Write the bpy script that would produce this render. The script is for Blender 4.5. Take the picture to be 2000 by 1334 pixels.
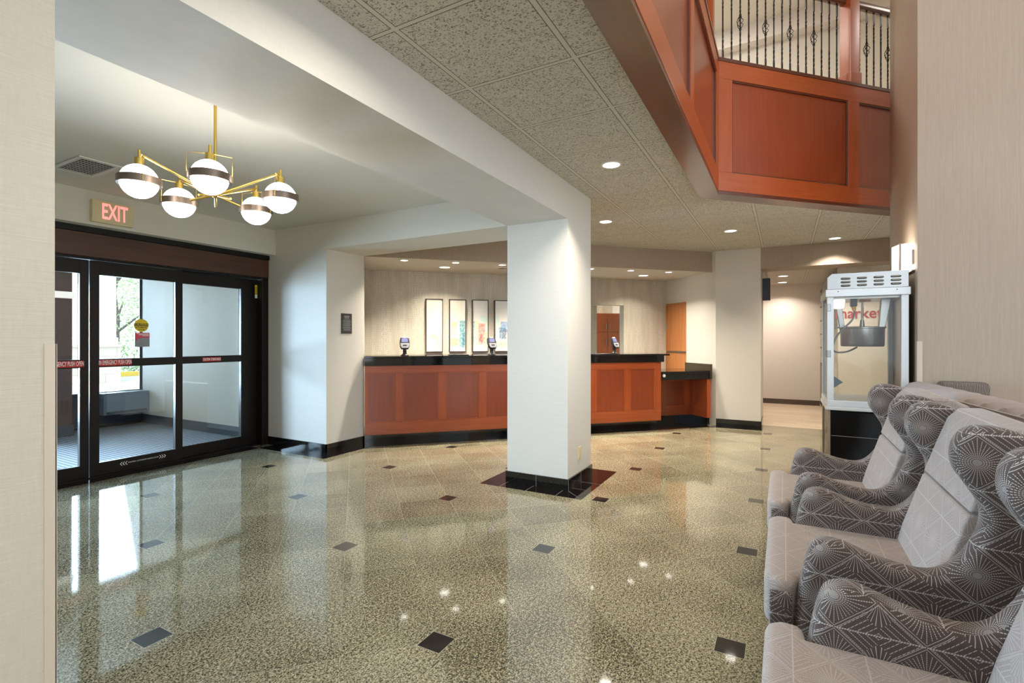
import bpy, bmesh, math, random
from mathutils import Vector, Matrix
sc = bpy.context.scene
for o in list(bpy.data.objects): bpy.data.objects.remove(o)
R2 = math.sqrt(2.0); PI = math.pi
random.seed(7)
H = 1.32                      # camera height; world x runs along the beam, y towards the entrance
YAW = 28.74
ZC, ZS = 2.697, 2.384         # lobby ceiling, soffits

# ------------------------------------------------------------------ camera
cd = bpy.data.cameras.new('camera'); cam = bpy.data.objects.new('camera', cd); sc.collection.objects.link(cam)
cam.location = (0, 0, H); cam.rotation_euler = (math.radians(90), 0, math.radians(YAW - 90))
cd.sensor_width = 36.0; cd.lens = 970.0 / 2000.0 * 36.0
cd.shift_y = -(667.0 - 664.0) / 2000.0
cd.clip_start = 0.05; cd.clip_end = 200
sc.camera = cam
# ------------------------------------------------------------------ exposure, world
sc.view_settings.view_transform = 'Standard'; sc.view_settings.look = 'None'
sc.view_settings.gamma = 1.0; sc.view_settings.use_curve_mapping = False
sc.view_settings.exposure = 0.55
sc.cycles.use_denoising = True
sc.cycles.max_bounces = 10; sc.cycles.diffuse_bounces = 5; sc.cycles.glossy_bounces = 5
sc.cycles.transparent_max_bounces = 16
sc.cycles.sample_clamp_indirect = 6.0
sc.cycles.caustics_reflective = False; sc.cycles.caustics_refractive = False
w = bpy.data.worlds.new('world'); sc.world = w; w.use_nodes = True
bg = w.node_tree.nodes['Background']; bg.inputs[0].default_value = (0.80, 0.90, 1.0, 1); bg.inputs[1].default_value = 2.3

def lamp(name, kind, loc, power, color=(1, 1, 1), rot=(0, 0, 0), size=None, size_y=None, portal=False, spread=None, shape=None):
    l = bpy.data.lights.new(name, kind); l.energy = power; l.color = color
    if kind == 'AREA':
        l.shape = shape or ('RECTANGLE' if size_y else 'DISK'); l.size = size
        if size_y: l.size_y = size_y
        if spread: l.spread = math.radians(spread)
        if portal: l.cycles.is_portal = True
    elif size is not None: l.shadow_soft_size = size
    o = bpy.data.objects.new(name, l); sc.collection.objects.link(o); o.location = loc; o.rotation_euler = rot
    return o
# daylight of the glazed outer wall of the vestibule, and of the tall atrium windows behind the camera
COOL = (0.72, 0.86, 1.0)
lamp('daylight_vestibule', 'AREA', (1.15, 9.35, 1.3), 740, (0.60, 0.79, 1.0), (math.radians(-76), 0, 0), 2.5, 2.0, spread=130)
lamp('daylight_vestibule_window', 'AREA', (3.67, 9.45, 1.5), 35, (0.60, 0.79, 1.0), (math.radians(-72), 0, 0), 0.9, 1.8, spread=130)
lamp('daylight_atrium_back', 'AREA', (-4.9, -2.8, 3.2), 30, COOL, (0, math.radians(-72), 0), 4.2, 5.0)
lamp('daylight_atrium_side', 'AREA', (0.5, -6.9, 3.4), 50, (0.86, 0.93, 1.0), (math.radians(90), 0, 0), 6.0, 4.0)
sun = lamp('sun', 'SUN', (0, 20, 20), 3.0, (1, 0.96, 0.9), (0, 0, 0)); sun.data.angle = math.radians(1)
sun.rotation_euler = Vector((0.35, 0.25, -1.0)).to_track_quat('-Z', 'Y').to_euler()

# ------------------------------------------------------------------ mesh helpers
class G:
    def __init__(s): s.v = []; s.f = []
    def add(s, vs, fs):
        n = len(s.v); s.v += [tuple(p) for p in vs]; s.f += [tuple(n + i for i in q) for q in fs]; return s
    def box(s, x0, x1, y0, y1, z0, z1):
        x0, x1 = min(x0, x1), max(x0, x1); y0, y1 = min(y0, y1), max(y0, y1); z0, z1 = min(z0, z1), max(z0, z1)
        return s.add([(x0,y0,z0),(x1,y0,z0),(x1,y1,z0),(x0,y1,z0),(x0,y0,z1),(x1,y0,z1),(x1,y1,z1),(x0,y1,z1)],
                     [(3,2,1,0),(4,5,6,7),(0,1,5,4),(1,2,6,5),(2,3,7,6),(3,0,4,7)])
    def prism(s, poly, z0, z1, axis='z'):
        n = len(poly)
        a = sum(poly[i][0]*poly[(i+1) % n][1] - poly[(i+1) % n][0]*poly[i][1] for i in range(n))
        if a < 0: poly = poly[::-1]
        def P(a_, b_, c_):
            return {'z': (a_, b_, c_), 'x': (c_, a_, b_), 'y': (b_, c_, a_)}[axis]
        vs = [P(p[0], p[1], z0) for p in poly] + [P(p[0], p[1], z1) for p in poly]
        return s.add(vs, [tuple(range(n))[::-1], tuple(range(n, 2*n))] + [(i, (i+1) % n, n+(i+1) % n, n+i) for i in range(n)])
    def cyl(s, p0, p1, r0, r1=None, n=16, cap=True):
        r1 = r0 if r1 is None else r1
        p0 = Vector(p0); p1 = Vector(p1); d = (p1-p0).normalized()
        a = d.orthogonal().normalized(); b = d.cross(a)
        vs = [p0 + (a*math.cos(2*PI*i/n) + b*math.sin(2*PI*i/n))*r0 for i in range(n)] + \
             [p1 + (a*math.cos(2*PI*i/n) + b*math.sin(2*PI*i/n))*r1 for i in range(n)]
        fs = [(i, (i+1) % n, n+(i+1) % n, n+i) for i in range(n)]
        if cap: fs += [tuple(range(n))[::-1], tuple(range(n, 2*n))]
        return s.add(vs, fs)
    def tube(s, pts, r, n=8, closed=False):
        pts = [Vector(p) for p in pts]; m = len(pts); rs = r if isinstance(r, (list, tuple)) else [r]*m
        base = len(s.v); ref = None
        for k, p in enumerate(pts):
            if closed: d = pts[(k+1) % m]-pts[k-1]
            else: d = pts[min(k+1, m-1)] - pts[max(k-1, 0)]
            d.normalize()
            if ref is None: a = d.orthogonal().normalized()
            else:
                a = ref - d*ref.dot(d)
                a = a.normalized() if a.length > 1e-6 else d.orthogonal().normalized()
            ref = a; b = d.cross(a)
            for i in range(n): s.v.append(tuple(p + (a*math.cos(2*PI*i/n)+b*math.sin(2*PI*i/n))*rs[k]))
        for k in range(m if closed else m-1):
            k2 = (k+1) % m
            for i in range(n): s.f.append((base+k*n+i, base+k*n+(i+1) % n, base+k2*n+(i+1) % n, base+k2*n+i))
        if not closed:
            s.f.append(tuple(base+i for i in range(n))[::-1]); s.f.append(tuple(base+(m-1)*n+i for i in range(n)))
        return s
    def lathe(s, prof, c=(0, 0, 0), n=32):
        base = len(s.v); m = len(prof)
        for r, z in prof:
            for i in range(n): s.v.append((c[0]+r*math.cos(2*PI*i/n), c[1]+r*math.sin(2*PI*i/n), c[2]+z))
        for k in range(m-1):
            for i in range(n): s.f.append((base+k*n+i, base+k*n+(i+1) % n, base+(k+1)*n+(i+1) % n, base+(k+1)*n+i))
        if prof[0][0] > 1e-5: s.f.append(tuple(base+i for i in range(n))[::-1])
        if prof[-1][0] > 1e-5: s.f.append(tuple(base+(m-1)*n+i for i in range(n)))
        return s
    def sphere(s, c, r, n=24, sz=1.0, m=14):
        return s.lathe([(max(1e-6, r*math.sin(PI*k/m)), -r*sz*math.cos(PI*k/m)) for k in range(m+1)], c, n)

def link(o, parent=None):
    sc.collection.objects.link(o)
    if parent is not None: o.parent = parent
    return o
def box_uv(me):
    uv = me.uv_layers.new(name='UVMap')
    for p in me.polygons:
        n = p.normal; ax = max(range(3), key=lambda i: abs(n[i]))
        for li in p.loop_indices:
            c = me.vertices[me.loops[li].vertex_index].co
            uv.data[li].uv = ((c.y, c.z) if ax == 0 else (c.x, c.z) if ax == 1 else (c.x, c.y))
def mk(name, g, mat, parent=None, bevel=0.0, seg=2, smooth=False, loc=(0, 0, 0), rz=0.0, uv=False, rot=None, subd=0):
    me = bpy.data.meshes.new(name); me.from_pydata(g.v, [], g.f)
    bm = bmesh.new(); bm.from_mesh(me)
    bmesh.ops.remove_doubles(bm, verts=bm.verts, dist=1e-5)
    bmesh.ops.recalc_face_normals(bm, faces=bm.faces)
    if bevel > 0:
        ed = [e for e in bm.edges if len(e.link_faces) == 2 and e.calc_face_angle(0) > math.radians(28)]
        bmesh.ops.bevel(bm, geom=ed, offset=bevel, segments=seg, profile=0.5, affect='EDGES', clamp_overlap=True)
    bm.to_mesh(me); bm.free()
    if uv: box_uv(me)
    me.materials.append(mat)
    if smooth:
        me.shade_smooth()
        try: me.set_sharp_from_angle(angle=math.radians(40))
        except Exception: pass
    o = bpy.data.objects.new(name, me); link(o, parent)
    o.location = loc; o.rotation_euler = rot if rot else (0, 0, rz)
    return o
def thing(name, label, cat, loc=(0, 0, 0), rz=0.0, group=None):
    o = bpy.data.objects.new(name, None); link(o); o.location = loc; o.rotation_euler = (0, 0, rz)
    o.empty_display_size = 0.1; o['label'] = label; o['category'] = cat
    if group: o['group'] = group
    return o
def tag(o, label, cat, group=None):
    o['label'] = label; o['category'] = cat
    if group: o['group'] = group
    return o
def struct(name, g, mat, label=None, **k):
    o = mk(name, g, mat, **k); o['kind'] = 'structure'
    o['label'] = label or name.replace('_', ' '); o['category'] = name.split('_')[0]
    return o
def copy_thing(r, loc, rz=None, label=None):
    c = r.copy(); sc.collection.objects.link(c); c.location = loc
    if rz is not None: c.rotation_euler = (0, 0, rz)
    if label: c['label'] = label
    def rec(src, dst):
        for ch in src.children:
            d = ch.copy(); sc.collection.objects.link(d); d.parent = dst; rec(ch, d)
    rec(r, c); return c
def text(name, s, size, mat, loc, rot, parent=None, align='CENTER', ext=0.0008, sx=1.0, bold=0.0):
    cu = bpy.data.curves.new(name, 'FONT'); cu.body = s; cu.size = size; cu.align_x = align; cu.align_y = 'CENTER'
    cu.extrude = ext; cu.offset = bold; cu.resolution_u = 3
    t = bpy.data.objects.new(name + '_curve', cu); sc.collection.objects.link(t)
    dg = bpy.context.evaluated_depsgraph_get(); dg.update()
    me = bpy.data.meshes.new_from_object(t.evaluated_get(dg)); me.name = name
    bpy.data.objects.remove(t)
    me.transform(Matrix.Diagonal((sx, 1, 1, 1)))
    me.materials.clear(); me.materials.append(mat)
    o = bpy.data.objects.new(name, me); link(o, parent); o.location = loc; o.rotation_euler = rot
    return o
def CW(c, w_): return ((c+w_)/R2, (c-w_)/R2)
R45 = math.radians(-45)       # local x = w (along the desk), local y = c (towards the back wall)

# ------------------------------------------------------------------ node helpers
class NT:
    def __init__(s, name):
        s.m = bpy.data.materials.new(name); s.m.use_nodes = True; s.t = s.m.node_tree
        s.b = s.t.nodes['Principled BSDF']; s.L = s.t.links
    def n(s, ty, **k):
        x = s.t.nodes.new(ty)
        for a, b in k.items(): setattr(x, a, b)
        return x
    def put(s, sock, v):
        if v is None: return
        if isinstance(v, bpy.types.NodeSocket): s.L.new(v, sock)
        elif isinstance(v, (tuple, list)) and len(v) == 3 and len(sock.default_value) == 4: sock.default_value = (*v, 1)
        else: sock.default_value = v
    def M(s, op, a, b=None, c=None):
        x = s.n('ShaderNodeMath', operation=op)
        for i, v in enumerate((a, b, c)):
            if v is not None: s.put(x.inputs[i], v)
        return x.outputs[0]
    def mix(s, f, a, b):
        x = s.n('ShaderNodeMix', data_type='RGBA'); s.put(x.inputs[0], f); s.put(x.inputs[6], a); s.put(x.inputs[7], b); return x.outputs[2]
    def noise(s, vec, scale, detail=2, rough=0.5, dist=0.0):
        x = s.n('ShaderNodeTexNoise'); s.put(x.inputs['Vector'], vec)
        x.inputs['Scale'].default_value = scale; x.inputs['Detail'].default_value = detail
        x.inputs['Roughness'].default_value = rough; x.inputs['Distortion'].default_value = dist
        return x.outputs['Fac']
    def ramp(s, f, stops):
        x = s.n('ShaderNodeValToRGB'); s.put(x.inputs[0], f); e = x.color_ramp.elements
        while len(e) < len(stops): e.new(0.5)
        for i, (p, c) in enumerate(stops): e[i].position = p; e[i].color = (*c, 1)
        return x.outputs[0]
    def step(s, v, lo, hi):
        x = s.n('ShaderNodeMapRange'); x.clamp = True; s.put(x.inputs[0], v)
        x.inputs[1].default_value = lo; x.inputs[2].default_value = hi; return x.outputs[0]
    def coord(s, which='Object'): return s.n('ShaderNodeTexCoord').outputs[which]
    def xyz(s, v):
        x = s.n('ShaderNodeSeparateXYZ'); s.put(x.inputs[0], v); return x.outputs
    def comb(s, a, b, c=0.0):
        x = s.n('ShaderNodeCombineXYZ'); s.put(x.inputs[0], a); s.put(x.inputs[1], b); s.put(x.inputs[2], c); return x.outputs[0]
    def scale(s, v, sc3):
        x = s.n('ShaderNodeMapping'); s.put(x.inputs[0], v); x.inputs['Scale'].default_value = sc3; return x.outputs[0]
    def bump(s, h, st=0.3, dist=0.01):
        x = s.n('ShaderNodeBump'); s.put(x.inputs['Height'], h); x.inputs['Strength'].default_value = st
        x.inputs['Distance'].default_value = dist; s.L.new(x.outputs[0], s.b.inputs['Normal'])
    def done(s, col=None, rough=0.5, metal=0.0, spec=0.5, coat=0.0, coat_r=0.03, ior=None):
        s.put(s.b.inputs['Base Color'], col); s.put(s.b.inputs['Roughness'], rough); s.put(s.b.inputs['Metallic'], metal)
        s.b.inputs['Specular IOR Level'].default_value = spec
        s.b.inputs['Coat Weight'].default_value = coat; s.b.inputs['Coat Roughness'].default_value = coat_r
        if ior: s.b.inputs['IOR'].default_value = ior
        return s.m
def srgb(r, g, b):
    return tuple((x/255/12.92 if x/255 <= 0.04045 else ((x/255+0.055)/1.055)**2.4) for x in (r, g, b))
def plain(name, rgb, rough=0.5, metal=0.0, var=0.06, nscale=6.0, **k):
    s = NT(name); f = s.noise(s.coord(), nscale, 3)
    a = tuple(x*(1-var) for x in rgb); b = tuple(min(1, x*(1+var)) for x in rgb)
    return s.done(s.mix(f, a, b), rough, metal, **k)
def emit(name, rgb, st, base=(0.8, 0.8, 0.8)):
    s = NT(name); s.b.inputs['Emission Color'].default_value = (*rgb, 1); s.b.inputs['Emission Strength'].default_value = st
    return s.done(base, 0.4)

def linen(name, rgb, horizontal=True, amt=0.10):
    s = NT(name); c = s.coord()
    a = s.noise(s.scale(c, (6, 6, 260) if horizontal else (170, 170, 3)), 1.0, 3, 0.6)
    b = s.noise(s.scale(c, (120, 120, 25) if horizontal else (60, 60, 12)), 1.0, 2, 0.6)
    f = s.M('ADD', s.M('MULTIPLY', a, 0.7), s.M('MULTIPLY', b, 0.3))
    f = s.step(f, 0.3, 0.7)
    s.bump(f, 0.10, 0.002)
    return s.done(s.mix(f, tuple(x*(1-amt) for x in rgb), tuple(min(1, x*(1+amt*0.6)) for x in rgb)), 0.6, spec=0.35)
WALL = linen('linen_wallcovering_light', srgb(204, 194, 177))
WALLCOL = linen('linen_wallcovering_pale', srgb(222, 217, 208), amt=0.05)
WALLTAN = linen('linen_wallcovering_taupe', srgb(174, 158, 142), horizontal=False)
PAINT = plain('painted_plaster', srgb(222, 217, 205), 0.65, var=0.015)
PAINTH = plain('hall_plaster', srgb(226, 218, 210), 0.65, var=0.015)
SOFFIT = plain('soffit_plaster', srgb(200, 196, 184), 0.7, var=0.02)

def mat_floor():
    s = NT('granite_floor'); c = s.coord(); X, Y, _ = s.xyz(c)
    # tile lattice: K = (.2829,-.2825), Mv = (.2707,.2825); inset origin at (1.166, 2.464)
    det = 0.2829*0.2825 + 0.2825*0.2707
    px = s.M('SUBTRACT', X, 1.166); py = s.M('SUBTRACT', Y, 2.464)
    k = s.M('DIVIDE', s.M('SUBTRACT', s.M('MULTIPLY', px, 0.2825), s.M('MULTIPLY', py, 0.2707)), det)
    m = s.M('DIVIDE', s.M('ADD', s.M('MULTIPLY', px, 0.2825), s.M('MULTIPLY', py, 0.2829)), det)
    def edge(v):
        fr = s.M('FRACT', s.M('ADD', v, 100.5)); return s.M('ABSOLUTE', s.M('SUBTRACT', fr, 0.5))
    e = s.M('MINIMUM', edge(k), edge(m)); joint = s.M('LESS_THAN', e, 0.0024)
    # insets: e1=(1.107,0), b=(-.578,1.13)
    j = s.M('DIVIDE', py, 1.13); i = s.M('DIVIDE', s.M('ADD', px, s.M('MULTIPLY', j, 0.578)), 1.107)
    ri = s.M('SUBTRACT', i, s.M('ROUND', i)); rj = s.M('SUBTRACT', j, s.M('ROUND', j))
    dy = s.M('ABSOLUTE', s.M('MULTIPLY', rj, 1.13))
    dx = s.M('ABSOLUTE', s.M('SUBTRACT', s.M('MULTIPLY', ri, 1.107), s.M('MULTIPLY', rj, 0.578)))
    d = s.M('MAXIMUM', dx, dy); inset = s.M('LESS_THAN', d, 0.058)
    rim = s.M('MULTIPLY', s.M('LESS_THAN', d, 0.0605), s.M('SUBTRACT', 1.0, inset))
    joint = s.M('MULTIPLY', joint, s.M('SUBTRACT', 1.0, inset))
    # granite grain
    g1 = s.noise(c, 140, 3, 0.65); g2 = s.noise(c, 62, 3, 0.6); g3 = s.noise(c, 2.2, 2)
    gr = s.M('ADD', s.M('MULTIPLY', g1, 0.7), s.M('MULTIPLY', g2, 0.3))
    gr = s.M('ADD', gr, s.M('MULTIPLY', s.M('SUBTRACT', g3, 0.5), 0.10))
    cell = s.comb(s.M('FLOOR', k), s.M('FLOOR', m))
    wn = s.n('ShaderNodeTexWhiteNoise'); s.L.new(cell, wn.inputs[0])
    gr = s.M('ADD', gr, s.M('MULTIPLY', s.M('SUBTRACT', wn.outputs[0], 0.5), 0.03))
    col = s.ramp(gr, [(0.39, srgb(40, 36, 28)), (0.45, srgb(86, 80, 62)), (0.50, srgb(134, 126, 102)), (0.56, srgb(168, 160, 132)), (0.66, srgb(200, 194, 168))])
    col = s.mix(joint, col, srgb(128, 124, 108))
    col = s.mix(inset, col, srgb(38, 36, 36)); col = s.mix(rim, col, srgb(170, 165, 145))
    r = s.M('ADD', s.M('MULTIPLY', joint, 0.3), s.M('ADD', 0.025, s.M('MULTIPLY', s.noise(c, 3.0, 3), 0.05)))
    return s.done(col, r, spec=1.0, ior=1.5)
FLOOR = mat_floor()
def mat_black(name='black_granite', tile=None):
    s = NT(name); c = s.coord(); f = s.noise(c, 160, 2); col = s.ramp(f, [(0.55, srgb(14, 12, 12)), (0.72, srgb(52, 48, 46))])
    return s.done(col, 0.05, spec=0.7)
BLACK = mat_black()
JOINT = plain('grey_grout', srgb(120, 118, 112), 0.8)

def mat_ceiling_tile():
    s = NT('fissured_ceiling_tile'); c = s.coord(); X, Y, _ = s.xyz(c)
    def g(v, o, st):
        fr = s.M('FRACT', s.M('ADD', s.M('DIVIDE', s.M('SUBTRACT', v, o), st), 50.5)); return s.M('MULTIPLY', s.M('ABSOLUTE', s.M('SUBTRACT', fr, 0.5)), st)
    gx, gy = g(X, 1.68, 0.590), g(Y, 1.513, 0.617)
    bar = s.M('MAXIMUM', s.M('LESS_THAN', gx, 0.010), s.M('LESS_THAN', gy, 0.012))
    edge = s.M('MAXIMUM', s.M('LESS_THAN', gx, 0.014), s.M('LESS_THAN', gy, 0.016))
    n = s.noise(s.scale(c, (1.0, 0.6, 1)), 150, 3, 0.6, 0.6)
    pit = s.step(n, 0.47, 0.37)
    n2 = s.noise(c, 24, 3, 0.6)
    col = s.mix(pit, s.mix(n2, srgb(214, 209, 198), srgb(232, 227, 217)), srgb(136, 129, 116))
    col = s.mix(edge, col, srgb(112, 106, 94)); col = s.mix(bar, col, srgb(226, 221, 210))
    s.bump(s.M('SUBTRACT', 1.0, pit), 0.5, 0.006)
    return s.done(col, 0.85, spec=0.2)
TILE = mat_ceiling_tile()

def mat_wood(name, a, b, axis='x', rough=0.28, coat=0.9, fine=1.0):
    s = NT(name); c = s.coord()
    sc3 = {'x': (1.2, 22, 22), 'z': (18, 18, 1.0), 'y': (22, 1.2, 22)}[axis]
    n = s.noise(s.scale(c, sc3), 1.6*fine, 4, 0.6, 0.4); m = s.noise(c, 1.7, 3)
    f = s.step(s.M('ADD', s.M('MULTIPLY', n, 0.6), s.M('MULTIPLY', m, 0.4)), 0.32, 0.68)
    return s.done(s.mix(f, a, b), s.M('ADD', rough, s.M('MULTIPLY', n, 0.12)), spec=0.5, coat=coat, coat_r=0.18)
CHERRY = mat_wood('cherry_wood_rail', srgb(156, 68, 28), srgb(178, 86, 40), 'x', coat=0.5)
CHERRYZ = mat_wood('cherry_wood_panel', srgb(132, 54, 24), srgb(154, 68, 33), 'z', 0.28, coat=0.7)
CHERRYD = mat_wood('dark_cherry_trim', srgb(78, 34, 20), srgb(104, 50, 28), 'x')
MAPLE = mat_wood('honey_maple_veneer', srgb(178, 108, 56), srgb(205, 138, 80), 'z', 0.4, 0.2)
WALNUT = mat_wood('dark_walnut_header', srgb(64, 38, 24), srgb(92, 58, 38), 'x', 0.35, 0.2)
BRONZE = plain('dark_bronze_metal', srgb(40, 34, 30), 0.32, 0.6, var=0.08)
BLACKM = plain('black_metal', srgb(20, 19, 19), 0.4, 0.3)
IRON = plain('wrought_iron_black', srgb(34, 28, 24), 0.42, 0.4)
BRASS = plain('brushed_brass', srgb(214, 180, 96), 0.28, 1.0)
PEWTER = plain('brushed_pewter_band', srgb(128, 112, 100), 0.38, 0.9)
STEEL = plain('stainless_steel', srgb(150, 149, 146), 0.30, 1.0, nscale=30)
ALU = plain('white_aluminium', srgb(222, 228, 232), 0.35, 0.15)
GALV = plain('galvanised_edge', srgb(176, 160, 134), 0.4, 0.5)
WHITEP = plain('white_plastic', srgb(235, 232, 224), 0.4)
IVORY = plain('ivory_plastic', srgb(228, 212, 170), 0.45)
BEIGEM = plain('beige_corner_guard_vinyl', srgb(206, 192, 172), 0.45)
BEIGEB = plain('tan_baseboard', srgb(196, 178, 150), 0.45)
DARKP = plain('charcoal_plastic', srgb(34, 34, 36), 0.4)
GREYP = plain('silver_grey_plastic', srgb(140, 140, 146), 0.4)
RED = plain('red_label', srgb(196, 40, 34), 0.4)
WHITET = plain('white_lettering', srgb(245, 245, 242), 0.5)
GREYT = plain('grey_lettering', srgb(150, 152, 160), 0.5)
DKT = plain('dark_lettering', srgb(30, 26, 18), 0.5)
YELLOW = plain('yellow_label', srgb(230, 196, 24), 0.4)
HEATER = plain('blue_grey_enamel', srgb(98, 112, 130), 0.35)
BROWNW = linen('brown_wallcovering', srgb(92, 66, 58))
BASEV = plain('slate_vinyl_base', srgb(62, 66, 72), 0.45)
BASEBR = plain('brown_vinyl_base', srgb(82, 68, 60), 0.5)
BLACKPANEL = plain('gloss_black_panel', srgb(16, 15, 14), 0.22)
CREAM = plain('cream_laminate', srgb(224, 219, 206), 0.5)
REDTXT = plain('faded_red_letters', srgb(176, 66, 66), 0.5)
LENS = emit('downlight_lens', (1.0, 0.95, 0.86), 4.0)
GLOBE = emit('opal_globe_glass', (1.0, 0.96, 0.89), 12.0)
SHADE = emit('opal_sconce_glass', (1.0, 0.93, 0.80), 4.5)
SCREEN = emit('lit_terminal_screen', (0.42, 0.45, 0.95), 0.45, (0.03, 0.03, 0.05))
EXITR = emit('exit_letter_red', (1.0, 0.13, 0.12), 0.9)
TLENS = emit('terminal_red_lamp', (1.0, 0.1, 0.08), 0.8)

def mat_glass(name, tint=(0.93, 0.96, 0.97), refl=1.0):
    s = NT(name); t = s.t; out = [x for x in t.nodes if x.type == 'OUTPUT_MATERIAL'][0]
    tr = s.n('ShaderNodeBsdfTransparent'); tr.inputs[0].default_value = (*tint, 1)
    gl = s.n('ShaderNodeBsdfGlossy'); gl.inputs['Roughness'].default_value = 0.0
    fr = s.n('ShaderNodeFresnel'); fr.inputs[0].default_value = 1.5
    mx = s.n('ShaderNodeMixShader'); s.L.new(s.M('MULTIPLY', fr.outputs[0], refl), mx.inputs[0])
    s.L.new(tr.outputs[0], mx.inputs[1]); s.L.new(gl.outputs[0], mx.inputs[2]); s.L.new(mx.outputs[0], out.inputs[0])
    return s.m
GLASS = mat_glass('clear_door_glass')
GLASSP = mat_glass('thin_acrylic_glass', (0.97, 0.97, 0.96), 0.35)

def mat_wallpaper():
    s = NT('maze_wallpaper'); c = s.coord(); X, Y, Z = s.xyz(c)
    u = s.M('ADD', X, Y)
    vec = s.comb(u, Z)
    cell = s.comb(s.M('FLOOR', s.M('DIVIDE', u, 0.0575)), s.M('FLOOR', s.M('DIVIDE', Z, 0.048)))
    wn = s.n('ShaderNodeTexWhiteNoise'); s.L.new(cell, wn.inputs[0]); r = wn.outputs[0]
    vert = s.M('GREATER_THAN', r, 0.45)
    sv = s.M('ABSOLUTE', s.M('SUBTRACT', s.M('FRACT', s.M('DIVIDE', u, 0.0192)), 0.5))
    sh = s.M('ABSOLUTE', s.M('SUBTRACT', s.M('FRACT', s.M('DIVIDE', Z, 0.016)), 0.5))
    st = s.M('ADD', s.M('MULTIPLY', vert, sv), s.M('MULTIPLY', s.M('SUBTRACT', 1.0, vert), sh))
    n = s.noise(vec, 60, 2); line = s.step(s.M('ADD', st, s.M('MULTIPLY', s.M('SUBTRACT', n, 0.5), 0.4)), 0.24, 0.34)
    big = s.noise(s.scale(c, (9, 9, 1.2)), 1.0, 2)
    line = s.M('MULTIPLY', line, s.step(big, 0.25, 0.6))
    s.bump(line, 0.2, 0.002)
    col = s.mix(line, srgb(182, 174, 154), srgb(224, 220, 207))
    return s.done(col, s.M('SUBTRACT', 0.55, s.M('MULTIPLY', line, 0.2)), spec=0.5)
WPAPER = mat_wallpaper()

def mat_fabric(name, dark, light, cont=1.0, w_=0.102, h_=0.086):
    s = NT(name); U = s.coord('UV'); X, Y, _ = s.xyz(U)
    x = s.M('DIVIDE', X, w_); y = s.M('DIVIDE', Y, h_)
    a = s.M('MULTIPLY', s.M('ADD', x, y), 0.5); b = s.M('MULTIPLY', s.M('SUBTRACT', x, y), 0.5)
    fa = s.M('FLOOR', s.M('ADD', a, 0.5)); fb = s.M('FLOOR', s.M('ADD', b, 0.5))
    la = s.M('SUBTRACT', a, fa); lb = s.M('SUBTRACT', b, fb)
    dx = s.M('ADD', la, lb); dy = s.M('SUBTRACT', la, lb)
    d = s.M('MULTIPLY', s.M('MAXIMUM', s.M('ABSOLUTE', la), s.M('ABSOLUTE', lb)), 2.0)
    typ = s.M('GREATER_THAN', s.M('FRACT', s.M('MULTIPLY', s.M('ADD', s.M('ADD', fa, fb), 200.0), 0.5)), 0.25)
    ang = s.M('ARCTAN2', s.M('MULTIPLY', dy, h_/w_), dx)
    r = s.M('SQRT', s.M('ADD', s.M('MULTIPLY', dx, dx), s.M('MULTIPLY', dy, dy)))
    N = 36.0
    fr = s.M('ABSOLUTE', s.M('SUBTRACT', s.M('FRACT', s.M('ADD', s.M('MULTIPLY', ang, N/(2*PI)), 40.5)), 0.5))
    arc = s.M('MULTIPLY', s.M('MULTIPLY', fr, r), 2*PI/N)
    ray = s.M('MULTIPLY', s.M('LESS_THAN', arc, 0.0105), s.M('LESS_THAN', d, 0.88))
    dash = s.M('GREATER_THAN', s.M('FRACT', s.M('MULTIPLY', r, 17.0)), 0.3)
    star = s.M('MULTIPLY', s.M('MULTIPLY', ray, s.M('LESS_THAN', fr, 0.24)), s.M('MAXIMUM', dash, s.M('LESS_THAN', r, 0.10)))
    con = s.M('LESS_THAN', s.M('ABSOLUTE', s.M('SUBTRACT', s.M('FRACT', s.M('MULTIPLY', d, 5.0)), 0.5)), 0.07)
    dash2 = s.M('GREATER_THAN', s.M('FRACT', s.M('MULTIPLY', s.M('ADD', dx, s.M('MULTIPLY', dy, 0.37)), 17.0)), 0.25)
    inner = s.M('LESS_THAN', s.M('ABSOLUTE', dy), 0.022)
    con = s.M('MULTIPLY', s.M('MAXIMUM', con, inner), dash2)
    # the upper and lower corners of the plain diamonds carry short fans of rays
    ady = s.M('ABSOLUTE', dy)
    fan = s.M('LESS_THAN', s.M('ABSOLUTE', s.M('SUBTRACT', s.M('FRACT', s.M('MULTIPLY', s.M('DIVIDE', dx, s.M('ADD', s.M('SUBTRACT', 1.05, ady), 0.02)), 5.5)), 0.5)), 0.085)
    usefan = s.M('GREATER_THAN', ady, s.M('ADD', s.M('ABSOLUTE', dx), 0.25))
    con = s.M('ADD', s.M('MULTIPLY', con, s.M('SUBTRACT', 1.0, usefan)), s.M('MULTIPLY', fan, usefan))
    rim = s.M('LESS_THAN', s.M('ABSOLUTE', s.M('SUBTRACT', d, 0.95)), 0.011)
    f = s.M('MAXIMUM', s.M('ADD', s.M('MULTIPLY', typ, star), s.M('MULTIPLY', s.M('SUBTRACT', 1.0, typ), con)), rim)
    wv = s.noise(s.scale(s.coord(), (300, 300, 300)), 1.0, 2)
    f2 = s.M('MULTIPLY', f, cont)
    dk = s.mix(wv, tuple(q*0.8 for q in dark), tuple(q*1.2 for q in dark))
    s.bump(s.M('ADD', s.M('MULTIPLY', wv, 0.5), f), 0.25, 0.002)
    m = s.done(s.mix(f2, dk, light), 0.85, spec=0.25)
    s.b.inputs['Sheen Weight'].default_value = 0.15
    return m
FABD = mat_fabric('starburst_fabric_dark', srgb(82, 70, 64), srgb(192, 186, 180), 0.82)
FABL = mat_fabric('starburst_fabric_light', srgb(150, 138, 131), srgb(198, 189, 182), 0.6)
FABG = plain('plain_grey_velvet', srgb(172, 162, 160), 0.8, nscale=60)
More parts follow.
